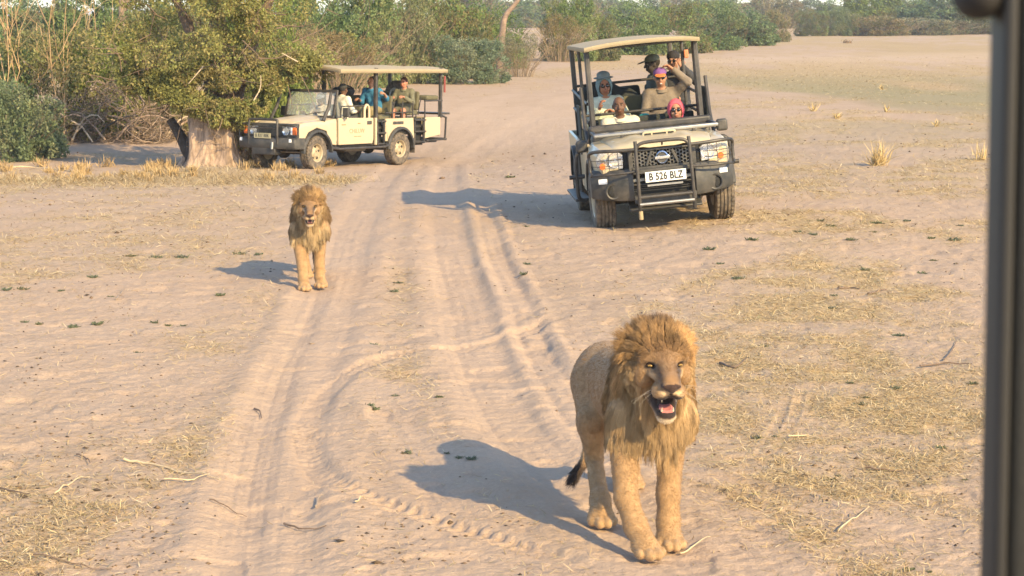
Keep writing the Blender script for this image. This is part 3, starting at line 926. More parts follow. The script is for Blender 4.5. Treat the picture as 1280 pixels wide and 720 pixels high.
    d = nn * .30 + flow - nn * (flow * nn).sum(1, keepdims=True) + rg.normal(0, .14, (n_fur, 3))
    d /= np.linalg.norm(d, axis=1, keepdims=True)
    Lh = np.where(fc[:, 0] > 0, .011, .015) * rg.uniform(.6, 1.3, n_fur)
    tt = np.linspace(0, 1, 3)
    pts = p0[:, None, :] - nn[:, None, :] * .001 + d[:, None, :] * (Lh[:, None] * tt)[:, :, None]
    c = C[tri[pick, 0]] * rg.uniform(.85, 1.15, (n_fur, 1))
    hair("short_coat", pts, np.tile(P.get("hair_r", .00085) * .9 * (1 - .7 * tt), (n_fur, 1)), c, HAIR, root)
    return root

def paw(S, ank, c, yaw):
    """a broad paw with four toes; c = sole centre, yaw turns the toes"""
    cs, sn = math.cos(yaw), math.sin(yaw)
    def W(x, y, z): return (c[0] + x * cs - y * sn, c[1] + x * sn + y * cs, c[2] + z)
    S.cap(ank, W(0, .01, .056), .056, .060, .03)
    S.ell(W(0, -.005, .040), (.072, .080, .046), .02, rot=(0, 0, yaw))
    for i, (x, y, r) in enumerate(((-.058, -.052, .027), (-.020, -.088, .031), (.022, -.088, .031), (.059, -.052, .027))):
        S.ell(W(x, y, .026), (r * .92, r * 1.4, r * 1.02), .008, rot=(0, 0, yaw))

TONGUE = mat("tongue_pink", (0.48, 0.17, 0.15), 0.4, var=.15, scale=60)
TOOTH = mat("tooth_ivory", (0.50, 0.42, 0.30), 0.4)

A = ground_at(818, 700)
lion1_at = on_ground((818 - 640) / FPX * (A.y + .42) * 1.0, A.y + .34)
lion(lion1_at, 0.0, dict(
    bx=-0.20, head=(0.015, -0.05, 0.955), yaw=R(8), pitch=R(10), jaw=.046, gaze=-.02, eyeopen=.60,
    fl=[(-.150, .03, .56), (-.140, -.10, .26), (-.095, -.19, .135), (-.050, -.275, .006), R(22)],
    fr=[(.105, .10, .56), (.085, .03, .25), (.085, .00, .11), (.085, -.06, -.005), R(4)],
    hl=[(-.255, 1.08, .64), (-.275, .78, .47), (-.265, .86, .25), (-.245, .52, .10), (-.245, .40, -.003), R(6)],
    hr=[(-.11, 1.15, .64), (-.06, 1.02, .44), (-.04, 1.36, .30), (-.04, 1.30, .10), (-.04, 1.24, -.003), 0.0],
    tail=[(-.20, 1.30, .76), (-.24, 1.44, .62), (-.27, 1.42, .40), (-.28, 1.26, .24), (-.31, 1.14, .17), (-.365, 1.08, .10)],
    coat=(.33, .22, .12), mane_cols=((.47, .295, .135), (.14, .085, .04), (.58, .42, .23)), mane_low=.53),
    "large male lion in front with open mouth and golden mane walking on the sand track", fine=1.0, seed=3)

Bp = ground_at(390, 362)
lion2_at = on_ground((387 - 640) / FPX * (Bp.y + .3), Bp.y + .2)
lion(lion2_at, R(5), dict(
    bx=0.02, head=(0.0, -0.10, 0.945), yaw=R(2), pitch=R(14), jaw=.014, gaze=-.1, eyeopen=.45,
    fl=[(-.125, .02, .54), (-.085, -.12, .25), (-.075, -.18, .12), (-.065, -.25, -.002), R(6)],
    fr=[(.115, .10, .58), (.105, .06, .25), (.105, .05, .11), (.125, -.01, -.003), R(-6)],
    hl=[(-.09, 1.10, .64), (-.09, .86, .45), (-.08, 1.12, .28), (-.06, .98, .10), (-.05, .90, -.003), 0.0],
    hr=[(.10, 1.15, .64), (.10, 1.02, .44), (.10, 1.40, .30), (.09, 1.34, .10), (.09, 1.28, -.003), 0.0],
    tail=[(.02, 1.30, .76), (.03, 1.46, .62), (.03, 1.50, .45), (.03, 1.46, .28), (.04, 1.42, .2), (.05, 1.40, .14)],
    coat=(.34, .225, .12), mane_cols=((.44, .285, .13), (.17, .115, .065), (.60, .47, .28)), mane_low=.52, mane_len=1.05, edge=.55, lock=22, hair_r=.0013, hs=1.16, hw=.86),
    "male lion with dark edged mane and closed eyes walking farther back on the track", fine=1.25, n_hair=30000, n_fur=16000, seed=8)

lion2 = [o for o in COL.objects if o.name == "lion.001"][0]
lion2.scale = (.89, .89, .89)
# ------------------------------------------------------------------ vehicle materials
CREAM = mat("cream_paint", (0.47, 0.39, 0.245), 0.42, var=.07, scale=3, coat=.25, dust=.25)
CREAM2 = mat("sand_paint", (0.50, 0.405, 0.265), 0.45, var=.06, scale=3, coat=.2, dust=.2)
BLACK = mat("black_steel", (0.022, 0.023, 0.024), 0.5, var=.3, scale=6, dust=.12)
PLAST = mat("dark_plastic", (0.030, 0.033, 0.034), 0.55, var=.25, scale=7, dust=.12)
DARK = mat("dark_void", (0.012, 0.012, 0.012), 0.8)  # near-black, also stands in for shade in openings
RUBBER = mat("tyre_rubber", (0.045, 0.043, 0.040), 0.85, var=.25, scale=14, dust=.45)
CHROME = mat("bright_metal", (0.75, 0.76, 0.78), 0.18, metal=1.0, var=.03)
STEEL = mat("dull_steel", (0.32, 0.31, 0.29), 0.42, metal=.8, var=.15)
LENS = glass("lens_glass", (.95, .97, 1), .03, .22)
SCREEN = glass("screen_glass", (.75, .8, .8), .03, .18)
ORANGE = mat("orange_lens", (0.85, 0.17, 0.03), 0.2, var=.1)
WHITE = mat("white_paint", (0.80, 0.79, 0.74), 0.4, var=.04)
REFL = mat("white_reflector", (0.85, 0.85, 0.82), 0.2, var=.03)
PLATE_Y = mat("plate_dull_yellow", (0.40, 0.36, 0.22), 0.5, var=.1)
INK = mat("black_ink", (0.02, 0.02, 0.02), 0.5)
TAGM = mat("orange_cloth", (0.55, 0.20, 0.10), 0.8, var=.1)
RIMS = mat("dusty_rim", (0.40, 0.33, 0.215), 0.55, var=.2, scale=10, dust=.4)
CANVAS = mat("roof_canvas", (0.35, 0.285, 0.18), 0.9, var=.08, scale=4, bump=.25, bscale=40)
SEATM = mat("olive_canvas", (0.115, 0.105, 0.06), 0.9, var=.18, scale=6, bump=.3, bscale=50)
SEATD = mat("dark_canvas", (0.035, 0.04, 0.035), 0.9, var=.25, scale=6, bump=.3, bscale=40)
BRONZE = mat("door_print", (0.27, 0.18, 0.09), 0.6)
REDM = mat("red_paint", (0.22, 0.04, 0.03), 0.5, var=.12)
BUFF = mat("tan_cloth", (0.36, 0.27, 0.15), 0.9, var=.12, scale=10)

def wheel(parent, x, y, rad, wid, rim_m, lugs, side, steer=0.0):
    """side = +1: the outer face looks to +X"""
    w = empty("wheel", (x, y, rad)); w.parent = parent
    w.rotation_euler = (0, 0, steer)
    h = wid / 2; sh = rad * .09
    prof = [(-h * .80, rad * .52), (-h * .98, rad * .64), (-h, rad * .82), (-h * .96, rad * .93), (-h * .80, rad * .985)]
    groove = []
    nb = 5
    for i in range(nb):
        a = -h * .72 + (2 * h * .72) * i / (nb - 1)
        g = h * .72 * 2 / (nb - 1)
        groove.append((a - g * .30, rad)); groove.append((a + g * .30, rad))
        if i < nb - 1: groove.append((a + g * .36, rad * .966)); groove.append((a + g * .64, rad * .966))
    prof += groove + [(h * .80, rad * .985), (h * .96, rad * .93), (h, rad * .82), (h * .98, rad * .64), (h * .80, rad * .52)]
    np_ = len(prof)
    def mod(i, j):
        if i in (4, np_ - 5, 5, np_ - 6, 6, np_ - 7): return -rad * .045 * lugs if j % 2 else 0
        if i in (3, np_ - 4): return -rad * .02 * lugs if j % 2 else 0
        return 0
    MB().lathe(prof, 72, 'x', mod=mod).build("tyre", RUBBER, w, sharp=25)
    o = side
    rp = [(o * h * .45, 0.0), (o * h * .45, rad * .10), (o * h * .60, rad * .12), (o * h * .62, rad * .20), (o * h * .35, rad * .30), (o * h * .22, rad * .42), (o * h * .30, rad * .47), (o * h * .78, rad * .50), (o * h * .86, rad * .535), (o * h * .78, rad * .545), (-o * h * .8, rad * .535), (-o * h * .7, rad * .3), (-o * h * .7, 0)]
    rim = MB().lathe(rp, 40, 'x').build("rim", rim_m, w, sharp=30)
    hb = MB(); nt = MB()
    for k in range(5):
        a = 2 * math.pi * k / 5 + .3
        c, s_ = math.cos(a), math.sin(a)
        hb.lathe([(o * h * .36, 0), (o * h * .40, rad * .075), (o * h * .15, rad * .08), (o * h * .15, 0)], 12, 'x', c=(0, rad * .355 * c, rad * .355 * s_))
        nt.lathe([(o * h * .70, 0), (o * h * .70, rad * .022), (o * h * .5, rad * .022)], 6, 'x', c=(0, rad * .165 * math.cos(a + .6), rad * .165 * math.sin(a + .6)))
    hb.build_each("rim_hole_shade", DARK, rim); nt.build("wheel_nut", STEEL, rim)["kind"] = "stuff"  # dark plugs: the shade of the rim's holes put in as colour
    return w

def seat(parent, x, y, z, w=.52, back=.55, m=None, frame=True, tilt=-.16):
    s = empty("seat", (x, y, z)); s.parent = parent
    MB().box((0, 0, .06), (w, .48, .12)).build("cushion", m or SEATM, s, bevel=.035, seg=3)
    MB().box((0, .25 + back * .08, .12 + back / 2), (w, .11, back), rot=(tilt, 0, 0), top=(.86, .8)).build("backrest", m or SEATM, s, bevel=.04, seg=3)
    if frame:
        f = MB()
        for sx in (-1, 1):
            f.tube([(sx * (w / 2 + .015), .22, 0), (sx * (w / 2 + .015), .25, .15), (sx * (w / 2 + .012), .29 + back * .12, .12 + back * .7)], .013, 8)
            for yy in (-.2, .2): f.tube([(sx * w * .42, yy, 0), (sx * w * .42, yy, -.22)], .014, 8)
        f.build_each("frame_tube", BLACK, s)
    return s

def canopy(parent, x, y0, y1, z, name="roof_canopy", crown=.05, drop=.07, lean=0.0):
    G = []
    ny, nx = 15, 13
    for i in range(ny):
        t = i / (ny - 1); yy = y0 + (y1 - y0) * t
        row = []
        for j in range(nx):
            s_ = -1 + 2 * j / (nx - 1)
            zz = z + crown * (1 - abs(s_) ** 2.6) + .018 * math.sin(t * math.pi * 4) * (1 - s_ * s_) - .02 * math.cos(t * 2 * math.pi) * 0
            row.append((x * s_ + 0, yy, zz + lean * t))
        e0, e1 = row[0], row[-1]
        row = [(e0[0] - .004, e0[1], e0[2] - drop)] + row + [(e1[0] + .004, e1[1], e1[2] - drop)]
        G.append(row)
    f0 = [(p[0], p[1] - .006, p[2] - drop if 0 < k < len(G[0]) - 1 else p[2]) for k, p in enumerate(G[0])]
    f1 = [(p[0], p[1] + .006, p[2] - drop if 0 < k < len(G[0]) - 1 else p[2]) for k, p in enumerate(G[-1])]
    G = [f0] + G + [f1]
    return MB().grid(G).build(name, CANVAS, parent, solid=.012, sharp=50)

# ------------------------------------------------------------------ pickup converted for game drives, front on
def pickup():
    loc = on_ground(2.03, 25.3); loc.z = float(terrain(1.25, 27)) + .025
    root = empty("safari_pickup", loc, 0, "cream open safari pickup with black bull bar facing the camera, full of passengers", "safari vehicle", "open safari vehicles")
    root.rotation_euler = (R(-.3), R(-5.6), R(2.3))
    root.scale = (.985, 1, 1.06)
    P = root
    # bonnet
    G = []
    for i in range(9):
        t = i / 8; y = .12 + 1.22 * t
        row = []
        for j in range(17):
            s_ = -1 + 2 * j / 16
            w = .71 + .05 * t
            z = 1.045 + .075 * (1 - (1 - t) ** 2.2) + .035 * (1 - s_ ** 2) - .05 * max(0, abs(s_) - .82) / .18 + (.018 if .25 < abs(s_) < .6 else 0)
            row.append((w * s_, y + .05 * s_ * s_ * (1 - t), z - (.05 if i == 0 else 0)))
        G.append(row)
    MB().grid(G).build("bonnet", CREAM, P, solid=.012, sharp=40)
    # bonnet scoop
    sc = empty("bonnet_scoop", (0.03, .72, 1.115)); sc.parent = P
    MB().loft([[(x, .0, z) for x, z in [(-.235, -.03), (.235, -.03), (.225, .055), (.19, .075), (-.19, .075), (-.225, .055)]],
               [(x * .95, .48, z * .4 - .02) for x, z in [(-.235, -.03), (.235, -.03), (.225, .055), (.19, .075), (-.19, .075), (-.225, .055)]]]).build("scoop_shell", CREAM, sc, bevel=.012)
    MB().box((0, -.006, .022), (.39, .02, .05)).build("scoop_shade", DARK, sc, bevel=.006)  # dark block on the scoop's mouth, painted as the shade inside
    mb = MB()
    for x in (-.1, .1): mb.box((x, -.018, .022), (.02, .012, .05))
    mb.build_each("scoop_divider", CREAM, sc)
    # front wings with wheel arches
    for s in (-1, 1):
        rings = []
        for y, z0, z1, xo in ((.17, .76, 1.0, .80), (.30, .74, 1.04, .86), (.47, .70, 1.06, .885), (.9, .88, 1.075, .90), (1.28, .66, 1.085, .885), (1.36, .42, 1.06, .875)):
            rings.append([(s * (xo - .22), y, z1 + .012), (s * (xo - .06), y, z1), (s * xo, y, z1 - .07), (s * (xo + .005), y, (z0 + z1) / 2), (s * xo, y, z0), (s * (xo - .22), y, z0)])
        MB().loft(rings).build("wing", CREAM, P, bevel=.01)
        fl = MB()
        a = arc(.88, .39, .47, 10, 170, 14)
        fl.loft([[(s * .86, y, z), (s * .945, y, z), (s * .945, .88 + (y - .88) * 1.10, .39 + (z - .39) * 1.10), (s * .86, .88 + (y - .88) * 1.10, .39 + (z - .39) * 1.10)] for y, z in a])
        fl.build("wheel_arch", PLAST, P, bevel=.01)
        inn = MB(); inn.box((s * .62, .88, .72), (.5, .9, .3)); inn.build("inner_arch", DARK, P)
    # grille
    gr = empty("grille", (0, .09, .83)); gr.parent = P
    MB().box((0, .06, -.01), (.98, .04, .24)).build("grille_back", DARK, gr)
    fr = MB()
    fr.box((0, .0, .105), (.80, .05, .022)); fr.box((0, .0, -.105), (.80, .05, .03))
    for s in (-1, 1):
        fr.box((s * .41, .01, 0), (.06, .05, .23)); fr.box((s * .17, -.018, 0), (.035, .02, .19), rot=(0, s * -.42, 0))
    fr.build_each("grille_bar", PLAST, gr, bevel=.006)
    hx = MB(); r = .026
    for i in range(-9, 10):
        for j in range(-3, 4):
            cx, cz = i * r * 1.62, j * r * 1.62 + (r * .81 if i % 2 else 0)
            if abs(cz) > .088 or (cx ** 2 + cz ** 2) < .0065: continue
            o_ = [(cx + r * math.cos(R(60 * k)), cz + r * math.sin(R(60 * k))) for k in range(6)]
            n_ = [(cx + r * .72 * math.cos(R(60 * k)), cz + r * .72 * math.sin(R(60 * k))) for k in range(6)]
            V = [(a, 0, b) for a, b in o_] + [(a, -.006, b) for a, b in n_] + [(a, .02, b) for a, b in n_]
            hx.add(V, [(k, (k + 1) % 6, 6 + (k + 1) % 6, 6 + k) for k in range(6)] + [(6 + k, 6 + (k + 1) % 6, 12 + (k + 1) % 6, 12 + k) for k in range(6)])
    hx.build("honeycomb_mesh", STEEL, gr)["kind"] = "stuff"
    em = MB().lathe([(-.012, .062), (-.02, .070), (-.012, .080), (0, .080), (0, .062)], 32, 'y', c=(0, -.012, .0)).build("emblem", CHROME, gr)
    MB().box((0, -.030, 0), (.19, .014, .036)).build("emblem_bar", CHROME, em, bevel=.004)
    MB().lathe([(-.008, 0), (-.008, .062), (0, .062)], 24, 'y', c=(0, -.008, 0)).build("emblem_disc", PLAST, em)
    # headlights
    for s in (-1, 1):
        hl = empty("headlight", (s * .665, .10, .84)); hl.parent = P
        out = [(-s * .155, -.105), (s * .17, -.085), (s * .18, .03), (s * .13, .105), (-s * .10, .108), (-s * .165, .06)]
        MB().loft([[(x, .06 + .10 * max(0, s * x) / .17, z) for x, z in out], [(x * .9, .16, z * .9) for x, z in out]]).build("lamp_housing", STEEL, hl)
        for cx, rr in ((-s * .062, .082), (s * .065, .062)):
            MB().lathe([(.075, 0), (.07, rr * .4), (.04, rr * .8), (.004, rr), (.0, rr * 1.1)], 28, 'y', c=(cx, .03 + (.05 if cx * s > 0 else 0), .008)).build("reflector", CHROME, hl)
            MB().ball((cx, .05, .008), rr * .22, 8).build("bulb", REFL, hl)
        MB().lathe([(0, 0), (0, .036), (.02, .04), (.02, 0)], 20, 'y', c=(s * .105, .055, -.062)).build("indicator", ORANGE, hl)
        MB().loft([[(x, .015 + .11 * max(0, s * x / .17) ** 1.5, z) for x, z in out], [(x * .97, -.005 + .11 * max(0, s * x / .17) ** 1.5, z * .95) for x, z in out]]).build("lamp_lens", LENS, hl, bevel=.008)
    # bumper in one piece: corners, upper lip, lower lip
    bm = MB()
    def fy(x): return .30 * (abs(x) / .93) ** 3.2
    for xs in ([-.93, -.88, -.76, -.6, -.45, -.40], [.40, .45, .6, .76, .88, .93]):
        rings = []
        for x in xs:
            y = fy(x); lo = .335 + .06 * (abs(x) / .93) ** 3; hi = .725 - .0 * abs(x)
            rings.append([(x, y + .02, lo), (x, y - .01, lo + .06), (x, y - .02, .55), (x, y - .005, .66), (x, y + .05, hi), (x, y + .26, hi), (x, y + .26, lo)])
        bm.loft(rings)
    for z0, z1, yy in ((.655, .715, .0), (.30, .40, .015), (.52, .54, .03)):
        bm.box((0, yy + .06, (z0 + z1) / 2), (.806, .12, z1 - z0))
    bm.build("bumper", PLAST, P, bevel=.014)
    MB().box((0, .16, .53), (.82, .02, .30)).build("intake", DARK, P)
    MB().box((0, .14, .58), (.8, .04, .05)).build("bumper_beam", STEEL, P, bevel=.01)
    ic = MB()
    for z in (.45, .475, .50): ic.box((0, .11, z), (.78, .012, .008))
    ic.build_each("intake_bar", BLACK, P)
    sk = MB(); sk.box((0, .25, .30), (.95, .35, .03), rot=(.5, 0, 0)); sk.build("skid_plate", PLAST, P, bevel=.01)
    for s in (-1, 1):
        f = empty("fog_lamp", (s * .665, fy(.665) - .022, .475)); f.parent = P
        MB().lathe([(0.02, .098), (-.012, .092), (-.006, .078), (.03, .072), (.03, 0)], 28, 'y').build("lamp_ring", PLAST, f)
        MB().lathe([(0.012, 0), (.010, .05), (.022, .072)], 24, 'y').build("lamp_lens", DARK, f)
        MB().box((s * .785, fy(.785) - .03, .600), (.115, .016, .062), rot=(0, 0, s * .32)).build("reflector_plate", REFL, P, bevel=.006)
    # number plate
    pl = MB().box((.015, -.035, .615), (.53, .012, .125)).build("number_plate", WHITE, P, bevel=.004)
    M = Matrix.Translation((.015, -.0435, .613)) @ Euler((R(90), 0, 0)).to_matrix().to_4x4()
    text("plate_lettering", "B 526 BLZ", .122, INK, pl, M, .001, .80, .004)
    MB().box((.0, -.02, .515), (.46, .02, .022)).build("plate_bracket", STEEL, P)
    # bull bar
    bb = empty("bull_bar", (0, -.07, 0)); bb.parent = P
    for s in (-1, 1):
        MB().tube([(s * .355, .03, .20), (s * .352, -.01, .34), (s * .35, -.03, .6), (s * .345, .0, 1.06)], .024, 12).build("upright", BLACK, bb)
        loop = [(s * .345, .0, .96), (s * .60, .02, .965), (s * .80, .08, .972), (s * .90, .16, .962), (s * .935, .24, .93), (s * .93, .25, .84), (s * .935, .24, .72), (s * .92, .17, .68)]
        MB().tube(spline(loop, 4), .022, 10).build("lamp_guard", BLACK, bb)
        MB().tube(spline([(s * .345, .0, .70), (s * .6, .0, .69), (s * .8, .05, .69), (s * .92, .17, .68)], 4), .014, 8).build("lamp_guard", BLACK, bb)
        mb = MB()
        for z in (.79, .86): mb.tube(spline([(s * .93, .25, z), (s * .86, .15, z), (s * .75, .06, z), (s * .52, .04, z)], 4), .005, 6)
        for x in (.58, .70): mb.tube([(s * x, .035, .97), (s * x, .02, .70)], .005, 6)
        mb.build_each("guard_wire", BLACK, bb)
    MB().tube(spline([(-.345, 0, .97), (-.26, -.005, 1.03), (0, -.01, 1.04), (.26, -.005, 1.03), (.345, 0, .97)], 5), .022, 10).build("top_bar", BLACK, bb)
    MB().tube([(0, -.01, 1.04), (0, .03, .99)], .012, 8).build("top_bracket", BLACK, bb)
    for z in (.385, .30): MB().tube([(-.352, -.01, z), (.352, -.01, z)], .022, 10).build("lower_bar", STEEL if z < .35 else BLACK, bb)
    MB().tube([(-.35, .01, .22), (-.35, .01, .12)], .028, 10).build("tow_hook", BUFF, bb)
    # folded windscreen lying on the bonnet, with its rubber pads
    ws = empty("folded_windscreen", (0.0, .80, 1.17)); ws.parent = P
    MB().box((0, 0, .015), (1.66, .055, .05)).build("screen_top_rail", STEEL, ws, bevel=.015)
    for s in (-1, 1): MB().box((s * .80, .36, .02), (.055, .66, .05)).build("screen_side_rail", BLACK, ws, bevel=.015)
    MB().box((0, .70, .055), (1.66, .10, .10)).build("screen_base_rail", BLACK, ws, bevel=.03, seg=3)
    MB().box((0, .36, .015), (1.55, .62, .008)).build("pane", SCREEN, ws)
    for x in (-.45, .5): MB().box((x, .0, -.03), (.05, .05, .07)).build("rubber_pad", BLACK, ws, bevel=.01)
    # scuttle, dashboard, steering wheel
    MB().box((0, 1.56, .98), (1.62, .34, .34)).build("dashboard", PLAST, P, bevel=.05, seg=3)
    MB().box((0, 1.36, .72), (1.70, .08, .66)).build("bulkhead", CREAM, P, bevel=.02)
    sw = MB(); sw.tube([(-.36 + .18 * math.cos(a), 1.74 + .10 * math.sin(a), 1.08 + .13 * math.sin(a)) for a in np.linspace(0, 2 * math.pi, 28, endpoint=False)], .014, 8, closed=True)
    sw.build("steering_wheel", BLACK, P)
    # cab sides, tub, floor
    for s in (-1, 1):
        d = empty("door", (s * .875, 1.40, 0)); d.parent = P
        MB().prism([(0, .42), (1.0, .42), (1.02, .98), (.6, 1.0), (.06, 1.06), (0, 1.06)], 'x', -.025, .025).build("door_panel", CREAM, d, bevel=.012)
        MB().box((s * .035, .85, .90), (.02, .14, .03)).build("handle", BLACK, d, bevel=.006)
        poly = [(2.44, .44), (3.28, .44)] + arc(3.80, .40, .49, 170, 10, 12) + [(4.32, .44), (4.95, .50), (4.95, 1.06), (2.44, 1.0)]
        MB().prism(poly, 'x', s * .84, s * .89).build("tub_side", CREAM, P, bevel=.008)
        fl = MB(); a = arc(3.80, .39, .48, 10, 170, 14)
        fl.loft([[(s * .86, y, z), (s * .95, y, z), (s * .95, 3.8 + (y - 3.8) * 1.1, .39 + (z - .39) * 1.1), (s * .86, 3.8 + (y - 3.8) * 1.1, .39 + (z - .39) * 1.1)] for y, z in a])
        fl.build("wheel_arch", PLAST, P, bevel=.01)
    MB().box((0, 3.2, .50), (1.66, 3.5, .06)).build("floor_pan", BLACK, P)
    MB().box((0, 3.45, .80), (1.62, 2.2, .05)).build("raised_floor", BLACK, P)
    MB().box((0, 4.95, .80), (1.72, .05, .52)).build("tailgate", CREAM, P, bevel=.01)
    ch = MB()
    for s in (-1, 1): ch.box((s * .40, 2.6, .42), (.10, 4.6, .12))
    ch.build_each("chassis_rail", BLACK, P)
    for y in (.88, 3.80):
        MB().tube([(-.72, y, .37), (.72, y, .37)], .055, 12).build("axle", BLACK, P)
        MB().ball((.12, y, .36), (.15, .14, .14), 8).build("differential", BLACK, P)
    for s in (-1, 1):
        wheel(P, s * .79, .88, .385, .27, CREAM, .6, s, R(3))
        wheel(P, s * .79, 3.80, .385, .27, CREAM, .6, s)
        MB().box((s * .8, 4.38, .42), (.26, .015, .34)).build("mud_flap", RUBBER, P)
    # roof posts, roof and rails
    for s in (-1, 1):
        for (y, lean) in ((1.82, -.10), (4.75, 0)):
            MB().box((s * .745, y, 1.615), (.07, .09, 1.25), rot=(lean * .6, 0, 0)).build("roof_post", BLACK, P, bevel=.015)
        MB().box((s * .745, 2.02, 1.615), (.05, .06, 1.25)).build("roof_post", BLACK, P, bevel=.012)
        MB().box((s * .745, 3.3, 1.62), (.045, .05, 1.24)).build("roof_post", BLACK, P, bevel=.012)
        MB().tube([(s * .86, 1.45, 1.02), (s * .86, 1.75, 1.30), (s * .86, 1.9, 1.75)], .025, 10).build("roll_brace", BLACK, P)
        for z in (1.30, 1.55):
            MB().tube([(s * .78, 2.06, z - .02), (s * .78, 3.3, z + .02), (s * .78, 4.75, z + .08)], .020, 10).build("side_rail", BLACK, P)
        # outer step frame
        st = MB()
        st.tube(spline([(s * .88, 1.42, 1.0), (s * 1.0, 1.40, .98), (s * 1.05, 1.42, .86), (s * 1.06, 1.45, .5), (s * 1.04, 1.48, .38), (s * .95, 1.5, .34)], 4), .026, 10)
        st.build("step_frame", BLACK, P)
        MB().box((s * 1.0, 2.35, .36), (.20, 1.7, .035)).build("side_step", BLACK, P, bevel=.01)
        MB().tube([(s * .95, 1.44, .66), (s * 1.16, 1.44, .66)], .028, 10).build("foot_peg", BLACK, P)
        for y in (2.5, 2.8): MB().tube([(s * .93, y, .36), (s * .93, y, 1.0)], .018, 8).build("step_rail", BLACK, P)
    MB().box((.875, 2.35, 1.30), (.03, .60, .62)).build("side_screen", SEATD, P, bevel=.012)
    MB().box((-.875, 2.5, 1.26), (.03, .5, .50)).build("side_screen", SEATD, P, bevel=.012)
    canopy(P, .785, 1.62, 4.95, 2.25, crown=.045, drop=.05)
    fr = MB()
    for s in (-1, 1): fr.tube([(s * .745, 1.68, 2.23), (s * .745, 4.9, 2.23)], .022, 8)
    for y in (1.70, 2.8, 3.8, 4.85): fr.tube([(-.745, y, 2.23), (.745, y, 2.23)], .018, 8)
    fr.build_each("roof_bar", BLACK, P)
    MB().box((.795, 3.25, 2.02), (.065, .05, .11)).build("reflective_tag", TAGM, P, bevel=.012)
    # mirrors
    for s, z in ((1, 1.14), (-1, 1.04)):
        m = empty("wing_mirror", (s * .96, 1.38, z)); m.parent = P
        MB().box((0, 0, 0), (.15, .09, .15)).build("mirror_shell", PLAST, m, bevel=.03, seg=3)
        MB().tube([(-s * .10, .02, -.04), (0, .03, 0)], .014, 8).build("mirror_arm", BLACK, m)
        MB().box((0, .047, 0), (.12, .004, .12)).build("mirror_glass", CHROME, m)
    # seats and grab bars
    for x in (-.36, .42): seat(P, x, 2.12, .53, back=.58)
    for x in (-.45, 0.02, .48): seat(P, x, 3.22, .89, w=.44, back=.52, m=SEATM if x < .3 else SEATD)
    for x in (-.45, 0.02, .48): seat(P, x, 4.22, 1.05, w=.44, back=.46, m=SEATD)
    gb = MB(); gb.tube([(-.80, 2.52, 1.36), (.80, 2.52, 1.36)], .019, 10); gb.build("grab_bar", BLACK, P)
    gb = MB(); gb.tube([(-.80, 3.62, 1.72), (.80, 3.62, 1.72)], .019, 10); gb.build("grab_bar", BLACK, P)
    MB().box((0, 2.62, 1.08), (1.5, .05, .42)).build("seat_panel", SEATD, P, bevel=.02)
    for ch in list(root.children):            # the nose rides a little high on its springs
        if ch.name.split(".")[0] in {"grille", "headlight", "bumper", "intake", "bumper_beam", "intake_bar", "skid_plate", "fog_lamp", "reflector_plate", "number_plate", "plate_bracket", "bull_bar", "tow_hook"}:
            ch.location.z += .07; ch.location.x -= .03
    return root
V1 = pickup()

